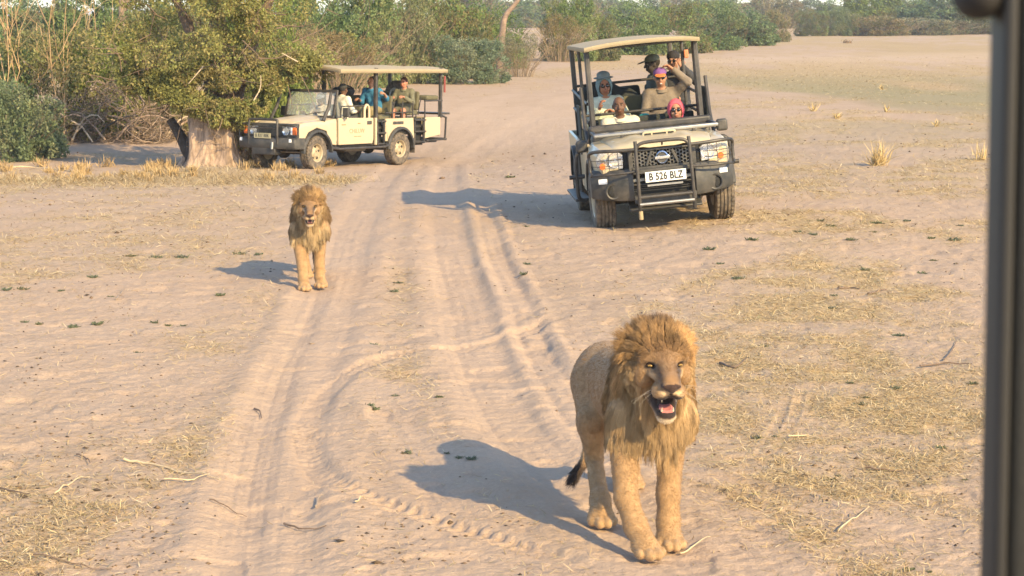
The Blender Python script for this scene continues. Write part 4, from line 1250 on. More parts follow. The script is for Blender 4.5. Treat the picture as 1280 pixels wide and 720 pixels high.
# ------------------------------------------------------------------ long open game viewer, three quarter view
def game_viewer():
    ang = -R(34)
    yw, xw = 46.3, (393 - 640) / FPX * 46.3 - .03
    # front left wheel stands at (xw, yw); the origin is the front axle centre on the ground
    c, s_ = math.cos(ang), math.sin(ang)
    ox, oy = xw - .74 * c, yw - .74 * s_
    root = empty("safari_truck", (ox, oy, 0), ang, "sand coloured open safari truck with beige canvas roof parked behind the big tree trunk", "safari vehicle", "open safari vehicles")
    def zt(lx, ly): return float(terrain(ox + lx * c - ly * s_, oy + lx * s_ + ly * c))
    zf, zr = (zt(.74, 0) + zt(-.74, 0)) / 2, (zt(.74, 3.18) + zt(-.74, 3.18)) / 2
    root.location.z = zf - .02
    root.rotation_euler = (math.atan2(zr - zf, 3.18), 0, ang)
    P = root
    # bonnet and flat wings
    G = []
    for i in range(8):
        t = i / 7; y = -.60 + 1.28 * t
        row = []
        for j in range(15):
            q = -1 + 2 * j / 14
            z = 1.09 + .09 * t + .03 * (1 - q * q) + (.025 if abs(q) < .45 else 0) - (.06 if abs(q) > .97 else 0)
            row.append(((.60 + .08 * t) * q, y, z - (.07 if i == 0 else 0)))
        G.append(row)
    MB().grid(G).build("bonnet", CREAM2, P, solid=.012, sharp=40)
    for s in (-1, 1):
        rings = []
        for y, z0, z1, xo in ((-.58, .72, 1.05, .80), (-.44, .70, 1.09, .835), (-.30, .88, 1.10, .84), (0, .98, 1.12, .845), (.36, .90, 1.13, .845), (.50, .58, 1.15, .84), (.74, .56, 1.17, .835)):
            rings.append([(s * (xo - .24), y, z1 + .02), (s * (xo - .04), y, z1), (s * xo, y, z1 - .05), (s * (xo + .004), y, (z0 + z1) / 2), (s * xo, y, z0), (s * (xo - .24), y, z0)])
        MB().loft(rings).build("wing", CREAM2, P, bevel=.01)
        for yc in (0, 3.18):
            fl = MB(); a = arc(yc, .40, .475, 0, 180, 16)
            fl.loft([[(s * .80, y, z), (s * .915, y, z), (s * .905, yc + (y - yc) * 1.13, .40 + (z - .40) * 1.13), (s * .80, yc + (y - yc) * 1.13, .40 + (z - .40) * 1.13)] for y, z in a])
            fl.build("wheel_arch", PLAST, P, bevel=.008)
            MB().box((s * .60, yc, .86), (.46, .9, .25)).build("inner_arch", DARK, P)
        wheel(P, s * .74, 0, .40, .26, RIMS, 1.0, s, R(4))
        wheel(P, s * .74, 3.18, .40, .26, RIMS, 1.0, s)
    # front: grille, lamps, bar
    MB().box((0, -.60, .90), (1.60, .10, .36)).build("grille_panel", PLAST, P, bevel=.02)
    gb = MB()
    for k in range(9): gb.box((0, -.66, .78 + k * .028), (.74, .02, .012))
    gb.build_each("grille_bar", PLAST, P)
    for s in (-1, 1):
        hl = empty("headlight", (s * .56, -.655, .91)); hl.parent = P
        MB().box((0, .02, 0), (.40, .04, .22)).build("lamp_housing", STEEL, hl, bevel=.02)
        MB().lathe([(.02, 0), (.015, .05), (-.012, .092), (-.02, .10), (0, .106)], 28, 'y', c=(-s * .07, -.005, 0)).build("reflector", CHROME, hl)
        MB().lathe([(-.022, 0), (-.018, .06), (-.008, .098)], 24, 'y', c=(-s * .07, -.008, 0)).build("lamp_lens", LENS, hl)
        MB().box((s * .09, -.012, .0), (.05, .03, .16)).build("side_lamp", REFL, hl, bevel=.01)
        MB().box((s * .175, .0, .0), (.12, .05, .17)).build("indicator", ORANGE, hl, bevel=.015)
        MB().box((s * .74, -.83, .70), (.075, .012, .08)).build("reflector_plate", REFL, P, bevel=.006)
    bp = MB()
    bp.loft([[(x, y, .50), (x, y - .03, .56), (x, y - .03, .70), (x, y, .76), (x, y + .16, .76), (x, y + .16, .50)] for x, y in ((-.90, -.62), (-.84, -.76), (-.55, -.85), (-.4, -.90), (.4, -.90), (.55, -.85), (.84, -.76), (.90, -.62))])
    bp.build("bumper", PLAST, P, bevel=.015)
    MB().box((0, -.80, .46), (.70, .22, .20)).build("winch_mount", BLACK, P, bevel=.02)
    MB().tube([(.3, -.93, .66), (.3, -.95, .50)], .03, 10).build("shackle", STEEL, P)
    bb = empty("bull_bar", (0, -.90, 0)); bb.parent = P
    MB().tube(spline([(-.43, 0, .60), (-.43, -.02, .9), (-.42, .0, 1.12), (-.34, .0, 1.17), (.34, 0, 1.17), (.42, .0, 1.12), (.43, -.02, .9), (.43, 0, .60)], 5), .030, 10).build("hoop", BLACK, bb)
    for s in (-1, 1):
        MB().tube(spline([(s * .43, -.0, 1.07), (s * .70, .05, 1.06), (s * .84, .12, 1.04), (s * .88, .17, .97), (s * .87, .17, .80), (s * .84, .15, .74)], 5), .022, 10).build("lamp_guard", BLACK, bb)
    for z in (.82, .98): MB().tube([(-.42, 0, z), (.42, 0, z)], .014, 8).build("cross_bar", BLACK, bb)
    pl = MB().box((0, -.935, .80), (.50, .012, .12)).build("number_plate", PLATE_Y, P, bevel=.004)
    M = Matrix.Translation((0, -.9435, .80)) @ Euler((R(90), 0, 0)).to_matrix().to_4x4()
    text("plate_lettering", "B 837 BBK", .112, INK, pl, M, .001, .8)
    # windscreen: upright frame, glass, wiper, sticker
    ws = empty("windscreen", (0, .74, 1.17)); ws.parent = P; ws.rotation_euler = (R(-14), 0, 0)
    for s in (-1, 1): MB().box((s * .72, 0, .33), (.06, .05, .68)).build("screen_side_rail", BLACK, ws, bevel=.012)
    MB().box((0, 0, .66), (1.50, .055, .06)).build("screen_top_rail", BLACK, ws, bevel=.012)
    MB().box((0, 0, .02), (1.50, .06, .09)).build("screen_base_rail", BLACK, ws, bevel=.012)
    MB().box((0, 0, .34), (1.38, .008, .60)).build("pane", SCREEN, ws)
    MB().tube([(-.1, -.02, .08), (.42, -.02, .16), (.55, -.02, .13)], .008, 6).build("wiper", BLACK, ws)
    MB().prism([(.50, .08), (.62, .08), (.60, .2)], 'y', -.010, -.006).build("sticker", WHITE, ws)
    # stays of the windscreen
    for q in (-1, 1):
        MB().tube([(q * .80, .28, 1.13), (q * .79, .50, 1.45), (q * .76, .62, 1.78)], [.045, .040, .035], 10).build("windscreen_stay", BLACK, P)
    # doors, cab floor, dashboard, tub
    for s in (-1, 1):
        d = empty("door", (s * .82, .78, 0)); d.parent = P
        MB().prism([(.02, .56), (1.30, .56), (1.34, .66), (1.34, 1.17), (.02, 1.19)], 'x', -.03, .03).build("door_panel", CREAM2, d, bevel=.012)
        MB().box((s * .036, 1.17, 1.06), (.02, .17, .085)).build("handle", PLAST, d, bevel=.008)
        MB().box((s * .033, .20, 1.03), (.01, .16, .022)).build("side_badge", BRONZE, d)
        MB().box((s * .033, .78, 1.05), (.01, .09, .022)).build("keyhole", BRONZE, d)
        MB().box((s * .024, .66, .66), (.02, 1.24, .012)).build("door_crease", CREAM2, d)
        if s > 0:
            Mx = Matrix.Translation((.0325, .70, .87)) @ Euler((R(90), 0, R(90))).to_matrix().to_4x4()
            text("door_lettering", "CHILUW", .15, BRONZE, d, Mx, .001, .95)
            for yy, w in ((.64, .10), (.79, .14)): MB().box((.0325, yy, .745), (.004, w, .018)).build("door_print", BRONZE, d)
        hp = MB(); hp.tube(spline([(0, 1.02, 1.17), (0, 1.03, 1.40), (0, 1.11, 1.48), (0, 1.19, 1.40), (0, 1.20, 1.17)], 5), .032, 10); hp.build("cab_hoop", CREAM2, d)
        MB().tube([(0, .12, 1.19), (0, .14, 1.46), (0, 1.0, 1.46)], .020, 8).build("door_rail", BLACK, d)
        m = empty("wing_mirror", (s * .95, .95, 1.32)); m.parent = P
        MB().box((0, 0, 0), (.17, .08, .22)).build("mirror_shell", PLAST, m, bevel=.02, seg=3)
        MB().box((s * .0, .042, 0), (.14, .004, .19)).build("mirror_glass", CHROME, m)
        MB().tube([(-s * .12, 0, -.14), (0, 0, -.10), (0, 0, -.16)], .014, 8).build("mirror_arm", BLACK, m)
        # tub side with two step-in cut-outs
        y = 2.20
        MB().prism([(2.20, .52), (2.26, .52), (2.26, 1.17), (2.20, 1.17)], 'x', s * .79, s * .85).build("door_post", CREAM2, P, bevel=.008)
        poly = [(2.60, .60), (2.70, .60)] + arc(3.18, .42, .52, 160, 20, 12) + [(3.70, .60), (3.76, .60), (3.72, 1.14), (2.60, 1.14)]
        MB().prism(poly, 'x', s * .79, s * .84).build("tub_side", CREAM2, P, bevel=.008)
        MB().prism([(4.22, .62), (4.85, .70), (4.85, 1.14), (4.22, 1.14)], 'x', s * .79, s * .84).build("tub_side", CREAM2, P, bevel=.008)
        MB().box((s * .845, 3.1, 1.03), (.012, .42, .07)).build("tub_vent", PLAST, P, bevel=.004)
        for ya, yb in ((2.27, 2.60), (3.76, 4.22)):
            st = MB()
            MB().box((s * .70, (ya + yb) / 2, .82), (.03, yb - ya, .60)).build("step_back", DARK, P)
            for yy in (ya + .04, yb - .04): st.box((s * .815, yy, .82), (.05, .05, .64))
            for zz in (.54, .80, 1.08): st.box((s * .815, (ya + yb) / 2, zz), (.12, yb - ya, .035))
            st.build_each("entry_step", BLACK, P, bevel=.006)
        MB().tube([(s * .88, .5, .50), (s * .90, .8, .47), (s * .90, 2.5, .47), (s * .88, 2.7, .52)], .032, 10).build("side_step", BLACK, P)
        rl = MB()
        for yy in (2.9, 3.3, 3.72, 4.22, 4.8): rl.tube([(s * .82, yy, 1.13), (s * .82, yy, 1.55)], .018, 8)
        rl.tube([(s * .82, 2.62, 1.28), (s * .82, 3.72, 1.28)], .016, 8); rl.tube([(s * .82, 4.2, 1.55), (s * .82, 4.95, 1.55)], .020, 8)
        rl.build_each("side_rail", BLACK, P)
        for yy, w in ((2.26, .085), (4.90, .075)):
            MB().box((s * .80, yy, 1.74), (w, w, 1.24)).build("roof_post", BLACK, P, bevel=.012)
    MB().box((0, .98, 1.06), (1.5, .30, .24)).build("dashboard", PLAST, P, bevel=.05, seg=3)
    MB().box((0, .74, .88), (1.60, .06, .56)).build("bulkhead", CREAM2, P)
    MB().box((0, 2.7, .54), (1.52, 4.2, .06)).build("floor_pan", BLACK, P)
    MB().box((0, 3.6, .92), (1.50, 2.4, .05)).build("raised_floor", BLACK, P)
    MB().box((0, 4.86, .90), (1.60, .05, .46)).build("tailgate", CREAM2, P, bevel=.01)
    MB().tube([(-.8, 5.10, .58), (.84, 5.10, .58)], .035, 10).build("rear_bar", BLACK, P)
    for s in (-1, 1):
        MB().tube([(s * .80, 4.3, .56), (s * .82, 5.08, .58), (s * .82, 5.12, 1.12), (s * .82, 4.9, 1.18)], .028, 10).build("rear_frame", BLACK, P)
        MB().box((s * .74, 3.72, .46), (.30, .015, .36)).build("mud_flap", RUBBER, P)
    MB().box((.3, 5.1, 1.22), (1.0, .42, .05)).build("rear_rack", BLACK, P, bevel=.01)
    ch = MB()
    for s in (-1, 1): ch.box((s * .42, 2.0, .50), (.10, 5.2, .13))
    ch.build_each("chassis_rail", BLACK, P)
    for y in (0, 3.18):
        MB().tube([(-.66, y, .40), (.66, y, .40)], .055, 12).build("axle", BLACK, P)
        MB().ball((-.15, y, .39), (.17, .15, .15), 8).build("differential", BLACK, P)
    MB().box((.45, 1.7, .48), (.4, .8, .22)).build("fuel_tank", BLACK, P, bevel=.04)
    MB().tube([(-.60, -.35, .42), (.62, -.30, .42)], .025, 8).build("steering_rod", STEEL, P)
    # roof
    canopy(P, .93, .78, 5.02, 2.32, crown=.075, drop=.085)
    fr = MB()
    for s in (-1, 1): fr.tube([(s * .84, .84, 2.29), (s * .84, 4.97, 2.29)], .022, 8)
    for y in (.86, 2.26, 3.6, 4.95): fr.tube([(-.84, y, 2.29), (.84, y, 2.29)], .018, 8)
    fr.build_each("roof_bar", BLACK, P)
    MB().box((.89, 1.25, 2.27), (.03, .20, .05)).build("roof_buckle", BLACK, P)
    # seats, spare wheel, jack
    for x in (-.40, .40): seat(P, x, 1.62, .85, back=.50, m=SEATM)
    for x in (-.48, 0, .48): seat(P, x, 2.78, 1.10, w=.44, back=.46, m=SEATM)
    for x in (-.48, 0, .48): seat(P, x, 3.86, 1.20, w=.44, back=.46, m=SEATM)
    sp = wheel(P, -.35, 4.78, .37, .24, STEEL, 1.0, 1); sp.location = (-.30, 4.55, 1.66); sp.rotation_euler = (0, 0, R(78))
    MB().tube([(.86, 4.99, 1.75), (.86, 4.99, 2.16)], .028, 10).build("high_lift_jack", REDM, P)
    MB().box((.55, 4.62, 1.62), (.44, .5, .12)).build("cushion", SEATM, P, bevel=.04)
    return root
V2 = game_viewer()
# ------------------------------------------------------------------ people
SKIN = mat_attr("skin", rough=0.55, var=0.08, scale=40)
CLOTHS = {}
def cloth(c):
    k = tuple(round(v, 3) for v in c)
    if k not in CLOTHS: CLOTHS[k] = mat("cloth", c, 0.9, var=.14, scale=14, bump=.35, bscale=35)
    return CLOTHS[k]
SHADES = mat("dark_shades", (0.012, 0.012, 0.014), 0.12, spec=.7)

def fine_axis(lo, hi, zones, coarse=.014, fine=.0062):
    out = [lo]
    while out[-1] < hi:
        p = out[-1]
        out.append(p + (fine if any(a - fine <= p <= b for a, b in zones) else coarse))
    return np.array(out)

def person(M, label, skin, arms, top, bottom=(.05, .05, .055), hat=None, glasses=False, hair_c=(.02, .016, .013), hair_style="short", head=(0, 0, 0), shorts=False, cuff=1.0, lean=0.0, legs=((-.10, -.44, .06), (.10, -.44, .06)), group="passengers and drivers in the safari vehicles", smile=False):
    loc, rot, _ = M.decompose()
    root = empty("person", loc, 0, label, "person", group)
    root.rotation_mode = 'QUATERNION'; root.rotation_quaternion = rot
    root.scale = (1.07, 1.07, 1.07)
    tl = math.tan(lean)
    def lz(p): return (p[0], p[1] - tl * max(p[2], 0) , p[2])
    nk = Vector(lz((0, .02, .58)))
    H = Matrix.Translation(nk) @ Euler((R(head[0]), R(head[1]), R(head[2]))).to_matrix().to_4x4() @ Matrix.Translation((0, -.02, -.612))
    sh = [Vector(lz((-.175, .03, .475))), Vector(lz((.175, .03, .475)))]
    A = [[Vector(lz(a[0])), Vector(lz(a[1])), Vector(a[2]).normalized(), Vector(a[3]).normalized()] for a in arms]
    hc = H @ Vector((0, -.01, .72))
    zx, zy, zz = [(hc.x - .10, hc.x + .10)], [(hc.y - .13, hc.y + .11)], [(hc.z - .14, hc.z + .13)]
    for a in A:
        c = a[1] + a[2] * .08
        for z, i in ((zx, 0), (zy, 1), (zz, 2)): z.append((c[i] - .10, c[i] + .10))
    allp = [p for a in A for p in (a[0], a[1], a[1] + a[2] * .2)] + [Vector(l) for l in legs]
    lo = [min([p[i] for p in allp] + [v]) - .12 for i, v in enumerate((-.26, -.40, -.30))]
    hi = [max([p[i] for p in allp] + [v]) + .12 for i, v in enumerate((.26, .18, .78))]
    hi[2] = max(hi[2], hc.z + .22)
    ax = [fine_axis(lo[0], hi[0], zx), fine_axis(lo[1], hi[1], zy), fine_axis(lo[2], hi[2], zz)]
    S = SDF(*ax)
    def trunk(S, g):
        S.ell((0, 0, .07), (.155 + g, .115 + g, .11 + g), .04)
        for s in (-1, 1):
            S.cap(lz((s * .06, .01, .12)), lz((s * .075, .03, .40)), .100 + g, .105 + g, .05)
        S.cap(sh[0], sh[1], .058 + g, .058 + g, .05)
        S.cap(lz((0, .03, .44)), lz((0, .025, .52)), .085 + g, .06 + g, .04)
    def arm(S, g, end=1.0):
        for s, a in zip(sh, A):
            S.cap(s, a[0], .052 + g, .043 + g, .035)
            w = a[0].lerp(a[1], end)
            S.cap(a[0], w, .042 + g, (.042 + (.029 - .042) * end) + g, .025)
    def leg(S, g, shank=True):
        for s, kn in zip((-1, 1), legs):
            S.cap((s * .085, -.02, .05), kn, .085 + g, .062 + g, .04)
            if shank:
                an = (kn[0], kn[1] - .02 + .06, kn[2] - .36)
                S.cap((kn[0], kn[1], kn[2] - .02), an, .058 + g, .040 + g, .03)
    trunk(S, 0); arm(S, 0); leg(S, 0)
    S.cap(lz((0, .03, .48)), H @ Vector((0, .0, .63)), .056, .053, .03)
    S.ell((0, .005, .735), (.076, .093, .100), .03, M=H)
    S.ell((0, -.040, .670), (.056, .056, .058), .035, M=H)
    S.cap((-.03, -.088, .752), (.03, -.088, .752), .012, .012, .015, M=H)
    S.cap((0, -.096, .738), (0, -.116, .697), .009, .014, .010, M=H)
    for s in (-1, 1):
        S.ell((s * .033, -.098, .732), (.016, .014, .010), .008, sub=True, M=H)
        S.ell((s * .032, -.078, .732), (.013, .013, .012), .004, M=H)
        S.ell((s * .077, .005, .715), (.010, .022, .032), .008, M=H, rot=(0, 0, s * -.35))
        S.ell((s * .042, -.070, .690), (.022, .020, .022), .02, M=H)
        S.ell((s * .010, -.103, .695), (.009, .010, .008), .006, M=H)
    S.ell((0, -.094, .663), (.024, .011, .008), .006, M=H); S.ell((0, -.091, .649), (.020, .011, .008), .006, M=H)
    for a in A:                                                     # palm, four fingers and a thumb
        w, d, n = a[1], a[2], a[3]
        n = (n - d * n.dot(d)).normalized(); sd = d.cross(n)
        for o in (-.022, 0, .022): S.cap(w + sd * o * .6, w + sd * o + d * .075, .017, .0165, .012)
        for i, L in enumerate((.062, .074, .070, .055)):
            b = w + d * .080 + sd * (-.033 + .022 * i)
            k1 = b + d * (L * .45) + n * (L * .18); k2 = k1 + (d * .55 + n * .75).normalized() * (L * .38); k3 = k2 + (d * .1 + n).normalized() * (L * .30)
            S.chain([b, k1, k2, k3], [.0098, .0092, .0085, .0072], .005)
        b = w + d * .025 + sd * -.030
        S.chain([b, b + (d * .6 - sd * .75 + n * .2).normalized() * .036, b + (d * .6 - sd * .75 + n * .2).normalized() * .036 + (d * .9 - sd * .2 + n * .4).normalized() * .034], [.013, .0115, .009], .008)
    V, F = S.mesh()
    Hi = np.array(H.inverted()); h = V @ Hi[:3, :3].T + Hi[:3, 3]
    C = np.tile(np.array(skin), (len(V), 1))
    inh = (h[:, 2] > .60) & (np.abs(h[:, 0]) < .1)
    lip = inh & (np.abs(h[:, 0]) < .026) & (h[:, 2] < .671) & (h[:, 2] > .641) & (h[:, 1] < -.085)
    C[lip] = np.array(skin) * np.array((.85, .65, .6))
    if smile: C[lip & (np.abs(h[:, 2] - .656) < .006) & (np.abs(h[:, 0]) < .015)] = (.75, .72, .66)
    eye = inh & (np.hypot((np.abs(h[:, 0]) - .032) / .013, (h[:, 2] - .732) / .007) < 1) & (h[:, 1] < -.07)
    C[eye] = np.array(skin) * .4 + np.array((.18, .16, .14))
    C[eye & (np.abs(np.abs(h[:, 0]) - .032) < .006)] = (.02, .015, .012)
    brow = inh & (np.abs(h[:, 2] - .756) < .006) & (np.abs(np.abs(h[:, 0]) - .034) < .020) & (h[:, 1] < -.06)
    C[brow] = np.array(hair_c)
    body = mesh_np("body", V, F, SKIN, root, col=C)
    # shirt or jacket
    cax = [fine_axis(lo[i] - .02, hi[i] + .02, [], .0125) for i in range(3)]
    T = SDF(*cax); trunk(T, .016); arm(T, .015, .93 * cuff)
    T.noise(.012, 13, int(abs(loc.x) * 100) % 97)
    nc = Vector(lz((0, -.03, .585)))
    T.ell(nc, (.072, .085, .062), .015, sub=True)
    TV, TF = T.mesh(); mesh_np("shirt", TV, TF, cloth(top), root)
    if not hat or hat[0] != "hood":
        co = MB(); n = 22
        rings = [[(x * r, -.005 + y * r * 1.1, z + .018 * y) for x, y in [(math.cos(2 * math.pi * k / n), math.sin(2 * math.pi * k / n)) for k in range(n)]] for r, z in ((.088, .505), (.076, .545), (.070, .545), (.074, .505))]
        rings = [[lz(p) for p in r] for r in rings]
        co.loft(rings, caps=False).build("collar", cloth(top), root)
    L_ = SDF(*[fine_axis(lo[i] - .02, min(hi[i], .45) + .02, [], .014) for i in range(3)])
    L_.ell((0, 0, .06), (.165, .125, .095), .04)
    for s, kn in zip((-1, 1), legs):
        kk = Vector((s * .085, -.02, .05)).lerp(Vector(kn), .72 if shorts else 1.0)
        L_.cap((s * .085, -.02, .05), kk, .100, .084 if shorts else .076, .04)
        if not shorts: L_.cap(kn, (kn[0], kn[1] + .04, kn[2] - .33), .074, .060, .03)
    L_.noise(.010, 12, 5)
    LV, LF = L_.mesh(); mesh_np("shorts" if shorts else "trousers", LV, LF, cloth(bottom), root)
    # shoes
    for s, kn in zip((-1, 1), legs):
        an = Vector((kn[0], kn[1] + .04, kn[2] - .36))
        MB().loft([[an + Vector((x * w, y, z)) for x, z in ((-1, -.09), (1, -.09), (.8, hgt), (-.8, hgt))] for y, w, hgt in ((.07, .035, .0), (.0, .042, .02), (-.10, .046, -.04), (-.17, .03, -.07))]).build("shoe", cloth((.06, .045, .03)), root, bevel=.015)
    # hair, hats, glasses
    def skull(name, prims, m, cutf=None, step=.007):
        c = H @ Vector((0, 0, .73))
        Q = SDF(*[np.arange(c[i] - .24, c[i] + .26, step) for i in range(3)])
        for kind, cc, rr, kk, sub, rt in prims: Q.ell(cc, rr, kk, sub=sub, M=H, rot=rt)
        v, f = Q.mesh()
        return mesh_np(name, v, f, m, root)
    if hair_style != "none" and not (hat and hat[0] == "hood"):
        if hair_style == "long":
            skull("hair", [(0, (0, .022, .745), (.090, .100, .105), .02, False, None), (0, (0, .055, .64), (.085, .06, .12), .03, False, None), (0, (0, -.085, .70), (.066, .075, .085), .01, True, None)], cloth(hair_c))
        else:
            skull("hair", [(0, (0, .018, .752), (.082, .096, .098), .02, False, None), (0, (0, -.085, .695), (.095, .080, .085), .01, True, None), (0, (0, .0, .62), (.12, .12, .085), .01, True, None)], cloth(hair_c))
    if hat:
        k, c1 = hat[0], hat[1]
        c2 = hat[2] if len(hat) > 2 else c1
        if k == "cap":
            o = skull("cap", [(0, (0, .010, .790), (.090, .108, .066), .01, False, None), (0, (0, 0, .70), (.2, .2, .062), .004, True, None)], cloth(c1))
            skull("cap_brim", [(0, (0, -.125, .772), (.074, .085, .008), .01, False, (.18, 0, 0))], cloth(c2), step=.005)
        elif k == "beanie":
            skull("beanie", [(0, (0, .012, .790), (.091, .106, .078), .01, False, None), (0, (0, -.01, .69), (.2, .2, .065), .004, True, None)], cloth(c1))
        elif k == "hood":
            skull("hood", [(0, (0, .025, .73), (.112, .118, .142), .03, False, None), (0, (0, .03, .61), (.088, .078, .060), .04, False, None), (0, (0, -.085, .705), (.072, .13, .108), .012, True, None), (0, (0, .0, .70), (.082, .098, .11), .012, True, None)], cloth(c1))
            if len(hat) > 2:
                skull("hat", [(0, (0, .02, .865), (.090, .10, .055), .02, False, None), (0, (0, .02, .830), (.135, .145, .012), .015, False, None)], cloth(c2))
    if glasses:
        g = MB()
        for s in (-1, 1):
            g.ball((s * .033, -.104, .730), (.027, .010, .020), 8)
            g.tube([(s * .058, -.10, .735), (s * .078, -.04, .735), (s * .082, .01, .728)], .004, 6)
        g.tube([(-.01, -.112, .735), (.01, -.112, .735)], .004, 6)
        g.v = [tuple(H @ Vector(p)) for p in g.v]
        g.build("sunglasses", SHADES, root)
    return root

def seat_matrix(V, x, y, z, yaw=0.0):
    M = Matrix.LocRotScale(V.location, V.rotation_euler, V.scale)
    p = M @ Vector((x, y, z))
    return Matrix.Translation(p) @ V.rotation_euler.to_matrix().to_4x4() @ Matrix.Rotation(R(yaw), 4, 'Z')

DOWN = [((-.25, -.06, .22), (-.17, -.30, .20), (.25, -1, -.2), (.3, 0, -1)), ((.25, -.06, .22), (.17, -.30, .20), (-.25, -1, -.2), (-.3, 0, -1))]
WHEELH = [((-.25, -.10, .26), (-.17, -.34, .34), (.1, -.6, .7), (.3, -1, -.2)), ((.25, -.10, .26), (.17, -.34, .34), (-.1, -.6, .7), (-.3, -1, -.2))]
DARKSKIN, TANSKIN, PALESKIN = (.125, .066, .042), (.36, .19, .12), (.46, .26, .17)

person(seat_matrix(V1, -.34, 2.10, .775), "bald man in a cream shirt driving the pickup behind its folded windscreen", DARKSKIN, WHEELH, (.55, .50, .38), hair_style="none", head=(2, 0, -4))
person(seat_matrix(V1, .44, 2.06, .645), "woman in a pink headscarf and dark sunglasses in the pickup's front seat", TANSKIN, DOWN, (.06, .055, .06), hat=("hood", (.62, .10, .14)), glasses=True, head=(0, 0, -6))
person(seat_matrix(V1, -.43, 3.16, 1.01, 8), "passenger in pale jacket with grey teal hood and hat at the pickup's left", (.30, .14, .085),
       [((-.26, -.12, .20), (-.16, -.27, .40), (.25, -.2, .9), (1, -.1, 0)), ((.25, -.14, .22), (.03, -.30, .34), (-.8, -.2, .45), (0, -.3, -1))], (.50, .53, .42), hat=("hood", (.16, .23, .24), (.15, .19, .20)), glasses=True, head=(4, 0, -6))
person(seat_matrix(V1, .38, 3.12, 1.05, -2), "smiling passenger in an orange peaked cap and brown jacket with one arm raised", TANSKIN,
       [((-.27, -.10, .20), (-.04, -.30, .20), (1, -.3, 0), (0, -.2, -1)), ((.34, -.12, .60), (.17, -.08, .78), (-.75, .1, .6), (-.2, -.3, -.9))], (.19, .155, .12), hat=("cap", (.20, .09, .30), (.70, .22, .07)), head=(6, 0, -3), smile=True, glasses=True)
person(seat_matrix(V1, .40, 4.12, 1.21, -78), "passenger in a dark olive peaked cap turned sideways behind the orange cap", (.05, .04, .035), DOWN, (.07, .085, .085), hat=("cap", (.10, .11, .08)), head=(5, 0, 0))
person(seat_matrix(V1, .72, 4.16, 1.22, -6), "passenger in a black beanie and sunglasses at the right rear of the pickup", TANSKIN,
       [((-.27, -.10, .22), (-.08, -.30, .22), (.8, -.4, 0), (0, -.2, -1)), ((.27, -.20, .40), (.10, -.24, .60), (-.25, .1, .9), (-.3, 1, 0))], (.035, .036, .04), hat=("beanie", (.022, .02, .022)), glasses=True, head=(2, 0, -14))

person(seat_matrix(V2, .34, 1.60, 1.10, 170), "man in a white shirt and dark cap turned towards the rear in the truck's cab", DARKSKIN, DOWN, (.60, .57, .46), hat=("cap", (.045, .045, .04)), cuff=.4, head=(0, 0, 10))
person(seat_matrix(V2, -.38, 1.62, .86, 0), "driver in a white cap seen through the truck's windscreen", DARKSKIN, WHEELH, (.40, .37, .30), hat=("cap", (.72, .70, .64)), head=(8, 0, 20))
person(seat_matrix(V2, .22, 3.02, 1.28, 10), "passenger in a bright blue shirt leaning forward behind the truck's roof post", TANSKIN,
       [((-.27, -.10, .22), (-.2, -.35, .30), (.1, -1, .1), (.3, 0, -1)), ((.30, .10, .30), (.36, -.10, .42), (.1, -.9, .3), (-.6, 0, -.8))], (.035, .17, .30), bottom=(.22, .18, .09), hair_c=(.02, .017, .015), cuff=.35, lean=R(24), head=(-18, 0, 0))
person(seat_matrix(V2, .46, 3.84, 1.26, 14), "passenger in an olive shirt and shorts with bare legs on the truck's rear seat", (.44, .20, .13),
       [((-.26, -.14, .24), (-.12, -.34, .34), (.2, -.9, .2), (.3, 0, -1)), ((.27, -.14, .24), (.14, -.34, .36), (-.2, -.9, .2), (-.3, 0, -1))], (.13, .125, .08), bottom=(.10, .09, .06), hair_c=(.07, .025, .014), shorts=True, head=(4, 0, -4), legs=((-.10, -.42, .04), (.14, -.40, .05)))

def bundle(M, name, label, cat, ells, c, wr=.02, cutz=None):
    loc, rot, _ = M.decompose()
    lo = [min(e[0][i] - e[1][i] for e in ells) - .06 for i in range(3)]; hi = [max(e[0][i] + e[1][i] for e in ells) + .06 for i in range(3)]
    S = SDF(*[np.arange(lo[i], hi[i], .016) for i in range(3)])
    for e in ells: S.ell(e[0], e[1], .05)
    S.noise(wr, 9, 4)
    v, f = S.mesh()
    o = mesh_np(name, v, f, cloth(c))
    o.location = loc; o.rotation_mode = 'QUATERNION'; o.rotation_quaternion = rot
    return tag(o, label, cat)
bundle(seat_matrix(V1, -.42, 4.0, 1.55), "duffel_bag", "dark padded bag piled on the pickup's back seat behind the hooded passenger", "bag", [((0, 0, 0), (.30, .18, .22)), ((.28, .02, -.06), (.25, .16, .16)), ((-.22, 0, -.05), (.18, .15, .17))], (.022, .026, .024))
bundle(seat_matrix(V1, .06, 2.72, 1.24), "cloth_bag", "small turquoise cloth bag between the seats of the pickup", "bag", [((0, 0, 0), (.10, .07, .08)), ((.06, 0, -.10), (.09, .07, .08))], (.02, .33, .33), .015)
bundle(seat_matrix(V2, -.20, 2.35, 1.78), "camera_bag", "dark camera bag on the seat behind the truck's cab", "bag", [((0, 0, 0), (.26, .16, .16)), ((-.26, 0, -.02), (.14, .13, .12))], (.025, .025, .028))
# ------------------------------------------------------------------ vegetation
LEAF = mat_attr("leaf", rough=0.7, var=0.10, scale=3, trans=0.40, hue=0.03)
TWIG = mat_attr("twig", rough=0.9, var=0.15, scale=8)
BARK = mat("bark", (0.32, 0.23, 0.165), 0.95, var=.62, scale=9, bump=1.0, bscale=22, stretch=.16)
BARKD = mat("dark_bark", (0.05, 0.042, 0.036), 0.95, var=.3, scale=6, bump=.8, bscale=20)

